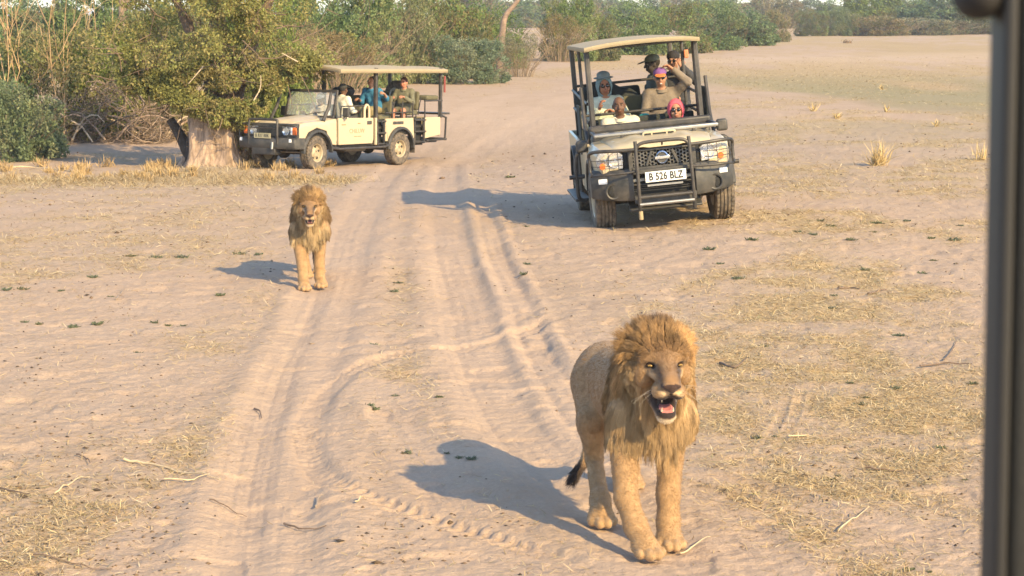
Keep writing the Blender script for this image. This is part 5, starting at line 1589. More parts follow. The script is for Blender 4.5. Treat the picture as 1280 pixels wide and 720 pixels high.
def blades(P, D, L, W, C, segs=1, bend=0.25, rg=RNG, side=None):
    """flat tapering blades: base P, direction D, length L, width W, colour C -> vertices, quads, colours"""
    n = len(P)
    if side is None:
        side = np.cross(D, rg.normal(0, 1, (n, 3)))
    side = side / np.maximum(np.linalg.norm(side, axis=1, keepdims=True), 1e-9)
    mid = P + D * (L * .5)[:, None] + np.cross(side, D) * (L * bend * rg.uniform(-.5, .5, n))[:, None]
    tip = P + D * L[:, None]
    V = np.stack([P - side * (W * .35)[:, None], P + side * (W * .35)[:, None], mid + side * (W * .5)[:, None], mid - side * (W * .5)[:, None], tip], 1).reshape(-1, 3)
    b = np.arange(n)[:, None] * 5
    F = np.concatenate([b + np.array([[0, 1, 2, 3]]), b + np.array([[3, 2, 4, 4]])], 0)
    return V, F, np.repeat(C, 5, 0)

def leaf_mesh(name, blobs, n, size, cols, seed, parent=None, droop=.2, hollow=.55, link=True):
    """blobs: (centre, radii, weight); leaves sit in clumps through the volume, with gaps between"""
    rg = np.random.default_rng(seed)
    w = np.array([b[2] for b in blobs], float); w /= w.sum()
    which = rg.choice(len(blobs), n * 3, p=w)
    c = np.array([b[0] for b in blobs])[which]; r = np.array([b[1] for b in blobs])[which]
    u = rg.normal(0, 1, (n * 3, 3)); u /= np.linalg.norm(u, axis=1, keepdims=True)
    rad = (hollow + (1 - hollow) * rg.random(n * 3)) ** .7
    p = c + u * r * rad[:, None]
    f = 2.2 / max(np.mean(r), .3)
    cl = fbm(p[:, 0] * f, p[:, 1] * f, p[:, 2] * f, 3, seed)
    keep = (cl > .43 + .12 * rg.random(n * 3)) & (p[:, 2] > .02)
    p, u, cl = p[keep][:n], u[keep][:n], cl[keep][:n]
    m = len(p)
    d = u * .6 + rg.normal(0, .7, (m, 3)) + np.array([0, 0, -droop]); d /= np.linalg.norm(d, axis=1, keepdims=True)
    L = size * rg.uniform(.6, 1.4, m); W = L * rg.uniform(.35, .6, m)
    cols = np.array(cols); k = rg.choice(len(cols), m, p=None)
    zone = vnoise(p[:, 0] * f * .5, p[:, 1] * f * .5, p[:, 2] * f * .5, seed + 3)
    t = np.clip((zone - .3) * 2.2, 0, .999)
    base = cols[np.clip((t * len(cols) + rg.normal(0, .5, m)).astype(int), 0, len(cols) - 1)]
    C = np.minimum(base * np.array((1.03, 1.07, .86)) * rg.uniform(1.0, 2.0, (m, 1)), .55)
    V, F, C = blades(p, d, L, W, C, rg=rg, bend=.5)
    F = F.copy(); tri = F[:, 2] == F[:, 3]
    return V, F, C

def quad_mesh(name, V, F, C, m, parent):
    """quads and triangles in one mesh (the last two corners equal marks a triangle)"""
    tri = F[:, 2] == F[:, 3]; tri |= F[:, 3] == F[:, 2]
    me = bpy.data.meshes.new(name)
    Q, T = F[~tri], F[tri][:, :3]
    me.vertices.add(len(V)); me.vertices.foreach_set("co", V.astype(np.float32).ravel())
    nl = len(Q) * 4 + len(T) * 3
    me.loops.add(nl); me.loops.foreach_set("vertex_index", np.concatenate([Q.ravel(), T.ravel()]).astype(np.int32))
    me.polygons.add(len(Q) + len(T))
    me.polygons.foreach_set("loop_start", np.concatenate([np.arange(len(Q)) * 4, len(Q) * 4 + np.arange(len(T)) * 3]).astype(np.int32))
    me.update(calc_edges=True)
    a = me.color_attributes.new("Col", 'FLOAT_COLOR', 'POINT')
    cc = np.ones((len(V), 4), np.float32); cc[:, :3] = C
    a.data.foreach_set("color", cc.ravel())
    me.materials.append(m)
    o = bpy.data.objects.new(name, me); COL.objects.link(o)
    if parent: o.parent = parent
    return o

def twigs(name, rg, n, base, spread, h, r, col, parent, arch=.3, forks=3, m=None, flat=1.0, jit=.2):
    """a thicket of thin forking stems joined as one part"""
    mb = MB(); cols = []
    for i in range(n):
        a = rg.uniform(0, 2 * math.pi); q = spread * math.sqrt(rg.random())
        p = np.array([base[0] + math.cos(a) * q * .5, base[1] + math.sin(a) * q * .5 * flat, base[2] - .05])
        L = h * rg.uniform(.55, 1.1)
        out = np.array([math.cos(a) * q * arch * 2, math.sin(a) * q * arch * 2 * flat, 0])
        pts = [p]
        k = 5
        for j in range(1, k + 1):
            t = j / k
            pts.append(p + out * t ** 1.5 + np.array([0, 0, L * (t - arch * .45 * t * t)]) + rg.normal(0, jit * .14 * L, 3) * t)
        c0 = np.array(col) * rg.uniform(.65, 1.3)
        n0 = len(mb.v)
        mb.tube(pts, [r * (1 - .75 * j / k) for j in range(k + 1)], 4, caps=False)
        for f in range(forks):
            j = rg.integers(1, k); b = pts[j]; d = (pts[j + 1] - pts[j]) + rg.normal(0, .28 * L / k * 1.6, 3)
            d = d / max(np.linalg.norm(d), 1e-6) * L * rg.uniform(.15, .4)
            mb.tube([b, b + d * .5 + rg.normal(0, .02 * L, 3), b + d], [r * .5, r * .38, r * .12], 3, caps=False)
        cols += [c0] * (len(mb.v) - n0)
    V = np.array(mb.v); 
    F4 = [list(f) for f in mb.f]
    o = mesh_np(name, V, F4, m or TWIG, parent, col=np.array(cols))
    o["kind"] = "stuff"
    return o

GREEN = [(.080, .120, .040), (.105, .150, .048), (.135, .170, .062)]
YELLOW = [(.14, .145, .052), (.175, .165, .062), (.20, .165, .07)]
OLIVE = [(.085, .095, .045), (.115, .115, .055), (.14, .115, .06)]
DRY = [(.15, .125, .065), (.18, .145, .08), (.13, .12, .055)]
GREY = [(.10, .13, .07), (.13, .15, .085), (.15, .155, .09)]

def shrub_proto(name, seed, cols, n, size, w=2.0, h=2.4, n_tw=40, tw_c=(.20, .15, .10), lumps=7, low=.35, r=.016):
    """a bush about 2w wide and h high, standing on its origin"""
    rg = np.random.default_rng(seed)
    root = empty(name, (0, 0, -50))
    bl = [((0, 0, h * .52), (w * .72, w * .62, h * .45), 1.5)]
    for i in range(lumps):
        a = 2 * math.pi * i / lumps + rg.uniform(-.3, .3)
        zz = rg.uniform(low, .85) * h
        k = math.sqrt(max(.15, 1 - ((zz / h - .45) / .62) ** 2))
        bl.append(((math.cos(a) * w * .62 * k, math.sin(a) * w * .55 * k, zz), (w * rg.uniform(.28, .42), w * rg.uniform(.28, .4), h * rg.uniform(.16, .26)), 1))
    if low < .2:
        for i in range(9):
            a = 2 * math.pi * i / 9 + rg.uniform(-.2, .2)
            bl.append(((math.cos(a) * w * .66, math.sin(a) * w * .6, h * .13), (w * .30, w * .30, h * .15), .8))
    V, F, C = leaf_mesh("crown", bl, n, size, cols, seed)
    quad_mesh("crown", V, F, C, LEAF, root)["kind"] = "stuff"
    twigs("stems", rg, n_tw, (0, 0, 0), w * 1.1, h * .95, r, tw_c, root, arch=.45, forks=3)
    return root

PROTO = {
    "green": shrub_proto("bush", 11, GREEN, 19000, .085, low=.12, n_tw=24),
    "green2": shrub_proto("bush", 12, GREEN + YELLOW[:1], 20000, .080, w=2.1, h=2.8, lumps=10, low=.12, n_tw=24),
    "yellow": shrub_proto("bush", 13, YELLOW + OLIVE[1:2], 17000, .075, w=2.0, h=2.6, lumps=9, n_tw=40, low=.12, tw_c=(.22, .165, .11)),
    "olive": shrub_proto("bush", 14, OLIVE + GREEN[1:2], 18000, .085, w=2.2, h=2.3, lumps=10, low=.08, n_tw=24),
    "grey": shrub_proto("bush", 15, GREY, 18000, .085, w=2.2, h=2.2, lumps=9, low=.08, n_tw=24),
    "dry": shrub_proto("bush", 16, DRY + YELLOW[:1], 6500, .06, w=1.8, h=2.2, n_tw=110, tw_c=(.30, .225, .145), r=.014),
    "big": shrub_proto("bush", 17, GREEN + OLIVE[:2], 24000, .19, w=3.6, h=4.6, lumps=13, low=.06, r=.035, n_tw=20),
    "bigdry": shrub_proto("bush", 18, DRY + OLIVE[:1], 12000, .16, w=3.4, h=3.2, lumps=10, low=.06, r=.03, n_tw=50, tw_c=(.28, .21, .14)),
}
USED = set()
def bush(kind, px, py, width, top, label, group=None, depth=None, dz=0.0, name="bush"):
    """stands where the photo shows its foot (px, py); width in photo pixels and top row give its size"""
    p = ground_at(px, py) if depth is None else None
    if p is None:
        q = at_depth(px, py, depth); p = on_ground(q.x, q.y)
    s = FPX / p.y
    pr = PROTO[kind]
    W0, H0 = {"green": (4.0, 2.4), "green2": (4.2, 2.8), "yellow": (4, 2.6), "olive": (4.4, 2.3), "grey": (4.4, 2.2), "dry": (3.6, 2.2), "big": (7.2, 4.6), "bigdry": (6.8, 3.2)}[kind]
    o = pr if kind not in USED else copy_tree(pr)
    USED.add(kind)
    foot = 360 - (py - 360) if False else None
    d0 = at_depth(px, top, p.y)
    h = max(.4, d0.z - p.z)
    o.location = (p.x, p.y, p.z + dz)
    sx = width / s / W0
    o.scale = (sx, sx * .9, h / H0 * 1.16)
    o.rotation_euler = (0, 0, random.uniform(0, 6.28) if abs(sx - sx * .9) < .5 else 0)
    o.name = name
    for k in ("label", "category", "group"):
        if k in o: del o[k]
    return tag(o, label, "bush", group)

G1 = "bushes behind the left track side"
bush("grey", 12, 198, 190, 112, "shaded blue green bush at the left edge behind the big tree's shadow")
bush("green", -30, 176, 180, 20, "bright green bush cut off by the left edge behind the shaded bush")
bush("yellow", 75, 172, 210, 44, "yellow green bush under the tall bare pale stems")
bush("green2", 135, 170, 140, 50, "green bush right of the bare pale stems, above the dead brush")
bush("yellow", 205, 168, 130, 20, "olive bush between the dead brush and the big trunk")
bush("green", 330, 118, 150, -40, "leafy bush behind the big tree crown, left of the parked truck", depth=58)
bush("dry", 356, 120, 120, 40, "dry twiggy bush behind the parked truck's windscreen", depth=66)
bush("dry", 420, 108, 120, 45, "dry pale bush behind the parked truck's roof", depth=72)
bush("green2", 425, 100, 170, -25, "tall bright green bush rising above the parked truck's roof", depth=76)
bush("yellow", 500, 98, 110, -10, "yellowish bush right of the tall green bush above the truck roof", depth=80)
bush("olive", 560, 92, 130, 8, "dense rounded bush behind the rear end of the parked truck", depth=88)
bush("grey", 585, 96, 120, 52, "low grey green bush beside the parked truck's rear", depth=80)
bush("green", 620, 80, 90, 14, "green bush at the foot of the leaning dead trunk", depth=104)
bush("dry", 648, 88, 70, 48, "small dry bush on the sand below the dead branches", depth=92)
bush("green2", 712, 74, 90, -4, "upright green bush left of the front pickup's roof", depth=120)
bush("olive", 745, 72, 80, 20, "olive bush behind the left roof post of the front pickup", depth=122)
G3 = "row of bushes behind the front pickup"
for i, (px, w, tp, k, dp) in enumerate(((700, 70, 24, "dry", 118), (790, 110, 6, "green", 140), (840, 120, 10, "olive", 150), (885, 110, 8, "green2", 160))):
    bush(k, px, 62, w, tp, ["low dry bush in front of the upright green bush", "green bush showing above the middle of the pickup's roof", "olive bush above the right half of the pickup's roof", "green bush just right of the pickup's roof"][i], depth=dp)
bush("big", 922, 57, 110, 12, "dense dark green bush standing alone right of the pickup, before the sandy gap")
bush("bigdry", 968, 46, 46, 16, "brownish bush at the left of the sandy gap", depth=215)
bush("olive", 1014, 42, 50, 14, "small bush just right of the sandy gap", depth=285)
FR = "far row of bushes along the right edge of the plain"
for i, (px, w, tp, k) in enumerate(((1052, 60, 14, "grey"), (1085, 100, 4, "big"), (1128, 120, 0, "big"), (1172, 120, -2, "big"), (1215, 100, 2, "big"), (1262, 110, 3, "big"), (1100, 90, 22, "bigdry"), (1150, 110, 24, "bigdry"), (1210, 120, 24, "bigdry"))):
    bush(k, px, 41.5, w, tp, ["left", "middle", "right"][i - 6] + " clump of low brown scrub at the foot of the far right bushes" if k == "bigdry" else ["leftmost", "second", "third", "fourth", "last"][i - 1] + " bush from the left in the far green row bordering the plain" if k == "big" else "small grey bush where the far right row begins", group={"bigdry": "brown scrub under the far right row", "big": FR}.get(k), depth=300 + (i % 3) * 9 + (8 if k == "big" else -12))
DR = "hazy bushes on the skyline"
for i in range(16):
    px = 590 + i * 42
    bush("big" if i % 3 else "bigdry", px, 30, random.uniform(70, 110), random.uniform(-14, 5), "hazy distant bush on the skyline behind the plain", group=DR, depth=random.uniform(420, 520))
for i in range(12):
    px = -60 + i * 58
    bush("big", px, 70, 130, random.uniform(0, 16) - 10 * (i < 8), "distant green bush far behind the left thicket", group="distant bushes behind the left thicket", depth=random.uniform(120, 150))
for k in list(PROTO):
    if k not in USED:
        for c in children(PROTO[k]): bpy.data.objects.remove(c)
        bpy.data.objects.remove(PROTO[k])

# ------------------------------------------------------------------ the big tree with its fluted trunk
def big_tree():
    f = ground_at(277, 208)
    root = empty("tree", f, 0, "large leafy tree with a thick pale fluted trunk in front of the parked truck", "tree")
    rg = np.random.default_rng(5)
    S = FPX / f.y
    k = 88; rings = []
    for j in range(22):
        t = j / 21; z = -.25 + 1.75 * t
        R0 = .80 * (1 + .55 * (1 - t) ** 5) * (1 - .14 * t)
        ring = []
        for i in range(k):
            a = 2 * math.pi * i / k
            q = R0 * (1 + .11 * math.sin(a * 5 + .7 + t * 1.1) + .10 * (float(vnoise(a * 2.6 + 3, t * 1.1, None, 14)) - .5) * 2 + .09 * (float(vnoise(a * 6 + 5, t * 1.8, None, 15)) - .5) * 2 + .05 * (float(vnoise(a * 13, t * 2.5, None, 16)) - .5) * 2 + .10 * (float(vnoise(a * 3.0 + 9, t * 3.2, None, 4)) - .5) + .05 * (float(vnoise(a * 9, t * 9, None, 6)) - .5))
            ring.append((math.cos(a) * q * 1.08 + .02 * t, math.sin(a) * q * .9, z))
        rings.append(ring)
    MB().loft(rings).build("trunk", BARK, root, sharp=80)
    def limb(pts, r0, r1, m=BARK, nm="limb"):
        sp = spline(pts, 5)
        MB().tube([tuple(p) for p in sp], [r0 + (r1 - r0) * i / (len(sp) - 1) for i in range(len(sp))], 9).build(nm, m, root, sharp=80)
    limb([(-.1, .1, 1.2), (-.25, .4, 2.0), (-.7, .6, 3.0), (-1.3, .7, 4.4)], .26, .08, LIMB)
    limb([(.2, .1, 1.2), (.4, .4, 2.0), (.8, .5, 3.1), (1.3, .6, 4.3)], .24, .08, LIMB)
    limb([(.05, .1, 1.3), (.05, .4, 2.4), (-.1, .9, 3.6), (0, 1.0, 5.0)], .24, .08, LIMB)
    limb([(-.5, .1, .9), (-1.0, .1, 1.7), (-1.7, .2, 2.2), (-2.3, .1, 2.5)], .09, .03, LIMB)
    limb([(.45, -.1, 1.0), (.9, -.1, 1.7), (1.5, -.1, 2.0), (2.1, 0, 2.1)], .08, .03, LIMB)
    # dark second stem leaning out on the left
    limb([(-.55, .15, -.1), (-.78, .1, .3), (-.98, .1, .72), (-1.22, .1, 1.12)], .19, .10, BARKD, "dead_stem")
    limb([(-.72, .0, -.05), (-.74, .0, .5), (-.66, .0, .95)], .16, .07, BARKD, "dead_stem")
    bl = []
    for i in range(46):
        a = rg.uniform(0, 2 * math.pi); q = math.sqrt(rg.random())
        zz = rg.uniform(1.6, 6.2)
        if math.cos(a) < -.2: zz = max(zz, 2.2)
        if math.cos(a) > .3: zz = max(zz, 2.45)
        rr = 2.35 * math.sqrt(max(.1, 1 - ((zz - 3.4) / 3.4) ** 2))
        bl.append(((math.cos(a) * rr * q - .10, math.sin(a) * rr * q * .8 + .3, zz), (rg.uniform(.40, .8), rg.uniform(.4, .7), rg.uniform(.35, .6)), 1))
    # sprays hanging low on the near side, down over the trunk
    for x, z in ((-1.9, 2.1), (-1.4, 1.9), (-.9, 1.75), (-.4, 1.5), (.1, 1.30), (.5, 1.30), (.85, 1.55), (1.2, 2.0), (1.6, 2.3), (2.0, 2.5), (-1.6, 2.1), (-.7, 2.2), (.2, 2.1), (1.0, 2.2), (1.7, 2.4), (-2.0, 2.5)):
        bl.append(((x, -.9 + .2 * abs(x), z), (rg.uniform(.40, .55), .42, rg.uniform(.28, .42)), 2.6))
    V, F, C = leaf_mesh("crown", bl, 95000, .066, [(.15, .155, .055), (.19, .185, .065), (.22, .19, .075), (.155, .175, .058), (.19, .165, .072)], 41)
    quad_mesh("crown", V, F, C, LEAF, root)["kind"] = "stuff"
    mb = MB(); cols = []
    for i in range(150):
        p = np.array([rg.uniform(-2.2, 1.9), rg.uniform(-1.1, .6), rg.uniform(1.4, 3.6)]); p[2] = max(p[2], 1.3 + .55 * max(p[0], 0))
        d = np.array([p[0] * .3, -.3, -.1]) + rg.normal(0, .6, 3); d = d / np.linalg.norm(d) * rg.uniform(.5, 1.3)
        mb.tube([p, p + d * .5 + rg.normal(0, .06, 3), p + d], [.014, .010, .004], 4, caps=False); cols += [np.array((.17, .12, .085)) * rg.uniform(.6, 1.3)] * 12
    o = mesh_np("twig_mass", np.array(mb.v), [list(q) for q in mb.f], TWIG, root, col=np.array(cols)); o["kind"] = "stuff"
    for pts in ([(.95, -1.2, 1.62), (1.1, -1.2, 1.9), (1.12, -1.2, 2.2)], [(1.95, -1.0, 2.5), (1.6, -1.1, 2.7)], [(-.2, -1.2, 2.4), (-.55, -1.2, 2.0)]):
        limb([*pts], .016, .007, TWIGPALE, "bare_branch")
    return root
TWIGPALE = mat("pale_dead_wood", (0.50, 0.40, 0.28), 0.85, var=.2, scale=9)
LIMB = mat("limb_bark", (0.15, 0.105, 0.075), 0.95, var=.35, scale=6, bump=.8, bscale=26)
TREE = big_tree()

# creeping shrub on the mound right of the trunk
def trunk_shrub():
    f = ground_at(306, 208)
    root = empty("shrub", f, 0, "small brownish creeping shrub on the mound at the right foot of the big trunk", "bush")
    rg = np.random.default_rng(9)
    V, F, C = leaf_mesh("crown", [((-.15, -.15, .5), (.55, .45, .6), 2), ((.2, -.1, .25), (.35, .35, .35), 1), ((-.3, .05, .9), (.35, .3, .35), 1)], 4200, .05, DRY + YELLOW[:2], 6)
    quad_mesh("crown", V, F, C, LEAF, root)["kind"] = "stuff"
    twigs("stems", rg, 80, (-.1, 0, 0), .9, 1.25, .010, (.30, .22, .14), root, arch=.5)
trunk_shrub()

# ------------------------------------------------------------------ tall bare pale stems, dead brush, dead tree
def bare_stems(px, py, depth, n, h, spread, label, seed, col=(.46, .31, .17), r=.020, name="bare_shrub"):
    q = at_depth(px, py, depth); f = on_ground(q.x, q.y)
    root = empty(name, f, 0, label, "bush")
    rg = np.random.default_rng(seed)
    for i in range(n):
        x = rg.uniform(-spread, spread); y = rg.uniform(-.5, .5)
        lean = rg.normal(0, .16) + x * .08
        L = h * rg.uniform(.7, 1.05)
        mb = MB(); cols = []
        def grow(p, d, L, r, lev):
            pts = [p]; k = 4
            for j in range(1, k + 1): pts.append(p + d * L * j / k + rg.normal(0, .018 * L, 3))
            mb.tube(pts, [r * (1 - .6 * j / k) for j in range(k + 1)], 5, caps=False)
            if lev:
                for _ in range(3):
                    j = rg.integers(1, k); dd = d + rg.normal(0, .30, 3); dd /= np.linalg.norm(dd)
                    grow(pts[j], dd, L * rg.uniform(.35, .6), r * .55, lev - 1)
        d = np.array([lean, rg.normal(0, .08), 1.0]); d /= np.linalg.norm(d)
        grow(np.array([x, y, -.05]), d, L, r * rg.uniform(.7, 1.2), 2)
        c = np.array(col) * rg.uniform(.7, 1.2)
        mesh_np("stem", np.array(mb.v), [list(q_) for q_ in mb.f], TWIG, root, col=np.tile(c, (len(mb.v), 1)))
    return root
bare_stems(66, 170, 55, 10, 4.6, 1.2, "tall leafless shrub with many pale orange stems at the upper left", 3)
bare_stems(128, 165, 58, 5, 4.0, .5, "slim leafless shrub with thin pale stems beside the taller one", 4, r=.020)
bare_stems(362, 122, 62, 10, 2.6, .8, "dry pale stems standing behind the parked truck's bonnet", 5, col=(.42, .30, .18), r=.014)

def brush_pile(px, py, w, h, label, seed, col=(.22, .165, .12), n=160, yd=.8):
    f = ground_at(px, py)
    root = empty("brush_pile", f, 0, label, "dead branches")
    rg = np.random.default_rng(seed)
    s = FPX / f.y
    mb = MB(); cols = []
    for i in range(n):
        x0 = rg.uniform(-.5, .5) * w / s; t0 = math.cos(x0 / (w / s) * math.pi)
        p = np.array([x0, rg.normal(0, .35) * yd, h / s * t0 * rg.random() ** 1.3 * .95])
        d = np.array([rg.normal(0, 1), rg.normal(0, .8), rg.normal(.15, .55)]); d /= np.linalg.norm(d)
        L = rg.uniform(.35, 1.2)
        side = rg.normal(0, .16, 3)
        pts = [p + d * L * (t - .5) + side * L * (1 - (2 * t - 1) ** 2) for t in np.linspace(0, 1, 5)]
        for q in pts: q[2] = max(q[2], .015)
        r = rg.uniform(.005, .015)
        n0 = len(mb.v); mb.tube(pts, [r, r, r * .85, r * .6, r * .3], 4, caps=False)
        cols += [np.array(col) * rg.uniform(.5, 1.6)] * (len(mb.v) - n0)
    mesh_np("dead_twigs", np.array(mb.v), [list(q) for q in mb.f], TWIG, root, col=np.array(cols))["kind"] = "stuff"
    for i in range(6):
        x0 = rg.normal(0, w / s * .3); L = rg.uniform(.9, 1.8); a = rg.uniform(-.5, .5) + (math.pi if i % 2 else 0)
        pts = [(x0 + math.cos(a) * L * t, -.3 + math.sin(a) * L * t * .4, .08 + h / s * .9 * t * (1.3 - t) + rg.normal(0, .03)) for t in np.linspace(0, 1, 6)]
        MB().tube(pts, [.03, .028, .025, .02, .016, .008], 6).build("dead_branch", TWIGPALE if i % 3 == 0 else BARKD if i % 3 == 1 else BARK, root)
    return root
brush_pile(140, 178, 130, 84, "tangled pile of grey dead brush left of the big trunk", 21, n=420)
brush_pile(198, 174, 70, 66, "smaller tangle of dead twigs against the dark stem of the big tree", 22, n=200)
brush_pile(664, 74, 60, 44, "bleached dead branches tangled in front of the bushes at the centre top", 23, col=(.40, .33, .25), n=70)

def dead_tree(px, py, depth, pts_px, label, seed, r0=.28, col=None, hang=0):
    q = at_depth(px, py, depth); f = on_ground(q.x, q.y)
    root = empty("dead_tree", f, 0, label, "tree")
    rg = np.random.default_rng(seed)
    P = [np.array(at_depth(x, y, depth + k * .05)) - np.array(f) for k, (x, y) in enumerate(pts_px)]
    P[0][2] = -.2
    sp = spline(P, 6)
    MB().tube(sp, [r0 * (1 - .55 * i / (len(sp) - 1)) for i in range(len(sp))], 10).build("trunk", DEADW, root, sharp=80)
    top = sp[-1]
    for k in range(5):
        d = np.array([rg.normal(.2, .7), rg.normal(0, .5), rg.uniform(.3, 1)]); d = d / np.linalg.norm(d) * rg.uniform(1.2, 2.6)
        b = sp[len(sp) - 1 - k]
        MB().tube(spline([b, b + d * .4 + rg.normal(0, .15, 3), b + d * .75 + rg.normal(0, .2, 3), b + d], 3), [r0 * .4 * (1 - .085 * i) for i in range(10)], 7).build("branch", DEADW, root)
    for k in range(hang):
        b = top + np.array([.9 + rg.uniform(0, 1.3), rg.normal(0, .3), rg.uniform(.0, .5)])
        L = rg.uniform(.5, 1.1)
        MB().tube([b, b + np.array([rg.normal(0, .1), 0, -L * .5]), b + np.array([rg.normal(.05, .12), 0, -L])], [.035, .025, .008], 5).build("hanging_twig", BARKD, root)
    return root
DEADW = mat("dead_wood", (0.22, 0.155, 0.11), 0.95, var=.4, scale=5, bump=.6, bscale=15)
dead_tree(624, 78, 100, [(624, 78), (628, 42), (632, 20), (646, 2), (664, -26)], "leaning dead tree with hanging twigs rising above the bushes at the top centre", 3, .19, hang=14)
dead_tree(484, 90, 92, [(484, 90), (482, 40), (487, 10), (486, -20)], "dark bare trunk standing behind the tall green bush above the truck roof", 4, .30)
dead_tree(148, 130, 62, [(148, 130), (150, 60), (152, 30), (151, -20)], "brown bare trunk behind the twigs at the left of the big crown", 6, .16)
def stump(px, py, h, label):
    f = ground_at(px, py); 
    rings = []
    for j in range(8):
        t = j / 7
        rings.append([(math.cos(a) * (.30 - .12 * t) * (1 + .25 * math.sin(3 * a + j)), math.sin(a) * (.28 - .1 * t), h * t - .1 + (.1 * math.sin(2 * a) if j == 7 else 0)) for a in np.linspace(0, 2 * math.pi, 14, endpoint=False)])
    o = MB().loft(rings).build("stump", BARKD, None, sharp=80); o.location = f
    return tag(o, label, "stump")
stump(683, 75, 1.3, "dark broken stump below the bleached branches left of the pickup's roof")
# ------------------------------------------------------------------ straw, grass tufts, weeds, twigs
BLADE = mat_attr("straw_blade", rough=0.8, var=0.0, trans=0.15)
def ground_z(X, Y):
    h, w = relief(X, Y)
    return terrain(X, Y) + h * sstep(75, 45, Y), w

def straw():
    rg = np.random.default_rng(31)
    n = 620000
    # candidates spread evenly over what is in view
    py = 60 + 675 * rg.random(n) ** .9; v = (360 - py) / FPX
    Y = CAM_H * (CP + v * SP) / (SP - v * CP)
    X = rg.uniform(-.29, .27, n) * Y
    k = Y < 135
    X, Y = X[k], Y[k]
    z, worn = ground_z(X, Y)
    m = straw_mask(X, Y, worn)
    keep = rg.random(len(X)) < (m ** 1.2 * .95 + .03 * (1 - worn))
    X, Y, z, m = X[keep], Y[keep], z[keep], m[keep]
    n = len(X)
    sc = np.maximum(1.0, Y / 14.0)
    a = rg.uniform(0, 2 * math.pi, n); el = np.abs(rg.normal(.07, .22, n)) 
    band = np.exp(-((Y - 38.5) / 2.6) ** 2) * (X < -2.2)
    el = el + band * rg.uniform(0, .5, n)
    D = np.stack([np.cos(a) * np.cos(el), np.sin(a) * np.cos(el), np.sin(el)], 1)
    L = rg.uniform(.025, .085, n) * np.minimum(sc, 2.0) * (1 + band); W = rg.uniform(.0026, .0054, n) * sc ** .8
    cols = np.array([(.50, .37, .19), (.56, .43, .24), (.42, .30, .15), (.33, .235, .12), (.60, .49, .31), (.26, .235, .11)])
    C = cols[rg.choice(6, n, p=(.27, .22, .2, .13, .12, .06))] * rg.uniform(.8, 1.15, (n, 1))
    C = C * (1 - band[:, None] * .18)
    V, F, C = blades(np.stack([X, Y, z + .002], 1), D, L, W, C, rg=rg, side=np.stack([-np.sin(a), np.cos(a), rg.normal(0, .35, n)], 1), bend=.3)
    o = quad_mesh("dry_grass", V, F, C, BLADE, None)
    return tag(o, "short dry straw scattered over the sand in yellow patches", "grass", kind="stuff")
straw()

def specks():
    """dung crumbs, bark chips and pebbles"""
    rg = np.random.default_rng(33)
    n = 6000
    py = rg.uniform(150, 735, n); v = (360 - py) / FPX
    Y = CAM_H * (CP + v * SP) / (SP - v * CP); X = rg.uniform(-.29, .27, n) * Y
    z, worn = ground_z(X, Y)
    cl = fbm(X * .8, Y * .5, None, 3, 91)
    keep = rg.random(n) < (.10 + .9 * sstep(.5, .66, cl)) * (1 - .93 * worn)
    X, Y, z = X[keep], Y[keep], z[keep]; n = len(X)
    r = rg.uniform(.004, .011, n) * np.maximum(1, Y / 18) * np.where(rg.random(n) < .06, 1.9, 1)
    base = np.array([(1, 0, 0), (0, 1, 0), (-1, 0, 0), (0, -1, 0), (0, 0, 1), (0, 0, -.6)])
    V = base[None] * r[:, None, None] * rg.uniform(.5, 1.4, (n, 1, 3)) * np.array([1.3, 1, .7])
    V += rg.normal(0, .12, V.shape) * r[:, None, None] + np.stack([X, Y, z + r * .25], 1)[:, None]
    f = np.array([(0, 1, 4), (1, 2, 4), (2, 3, 4), (3, 0, 4), (1, 0, 5), (2, 1, 5), (3, 2, 5), (0, 3, 5)])
    F = (np.arange(n)[:, None, None] * 6 + f[None]).reshape(-1, 3)
    cols = np.array([(.10, .07, .045), (.17, .115, .07), (.06, .045, .035), (.30, .22, .14)])
    C = np.repeat(cols[rg.choice(4, n, p=(.35, .3, .2, .15))], 6, 0)
    o = mesh_np("dung_crumbs", V.reshape(-1, 3), F, TWIG, None, col=C)
    return tag(o, "small dark dung crumbs and bark chips strewn over the sand", "litter", kind="stuff")
specks()

def weed_mesh(seed):
    rg = np.random.default_rng(seed)
    n = 46
    a = rg.uniform(0, 6.28, n); el = rg.uniform(.15, 1.2, n)
    D = np.stack([np.cos(a) * np.cos(el), np.sin(a) * np.cos(el), np.sin(el)], 1)
    P = np.stack([rg.normal(0, .03, n), rg.normal(0, .03, n), np.zeros(n)], 1)
    cols = np.array([(.12, .15, .075), (.15, .17, .085), (.19, .18, .10)])[rg.choice(3, n)] * rg.uniform(.7, 1.25, (n, 1))
    return blades(P, D, rg.uniform(.03, .085, n), rg.uniform(.012, .026, n), cols, rg=rg)
WM = []
def plant_at(px, py, size, label, group, cat, name, meshes):
    p = ground_at(px, py); z, _ = ground_z(np.array([p.x]), np.array([p.y]))
    me = meshes[random.randrange(len(meshes))]
    o = bpy.data.objects.new(name, me); COL.objects.link(o)
    s = size / (FPX / p.y)
    o.location = (p.x, p.y, float(z[0])); o.scale = (s, s, s * random.uniform(.7, 1.1)); o.rotation_euler = (0, 0, random.uniform(0, 6.28))
    return tag(o, label, cat, group)
for i in range(4):
    V, F, C = weed_mesh(60 + i)
    o = quad_mesh("weed", V * np.array([1, 1, .6]) / .14, F, C, LEAF, None); WM.append(o.data); bpy.data.objects.remove(o)
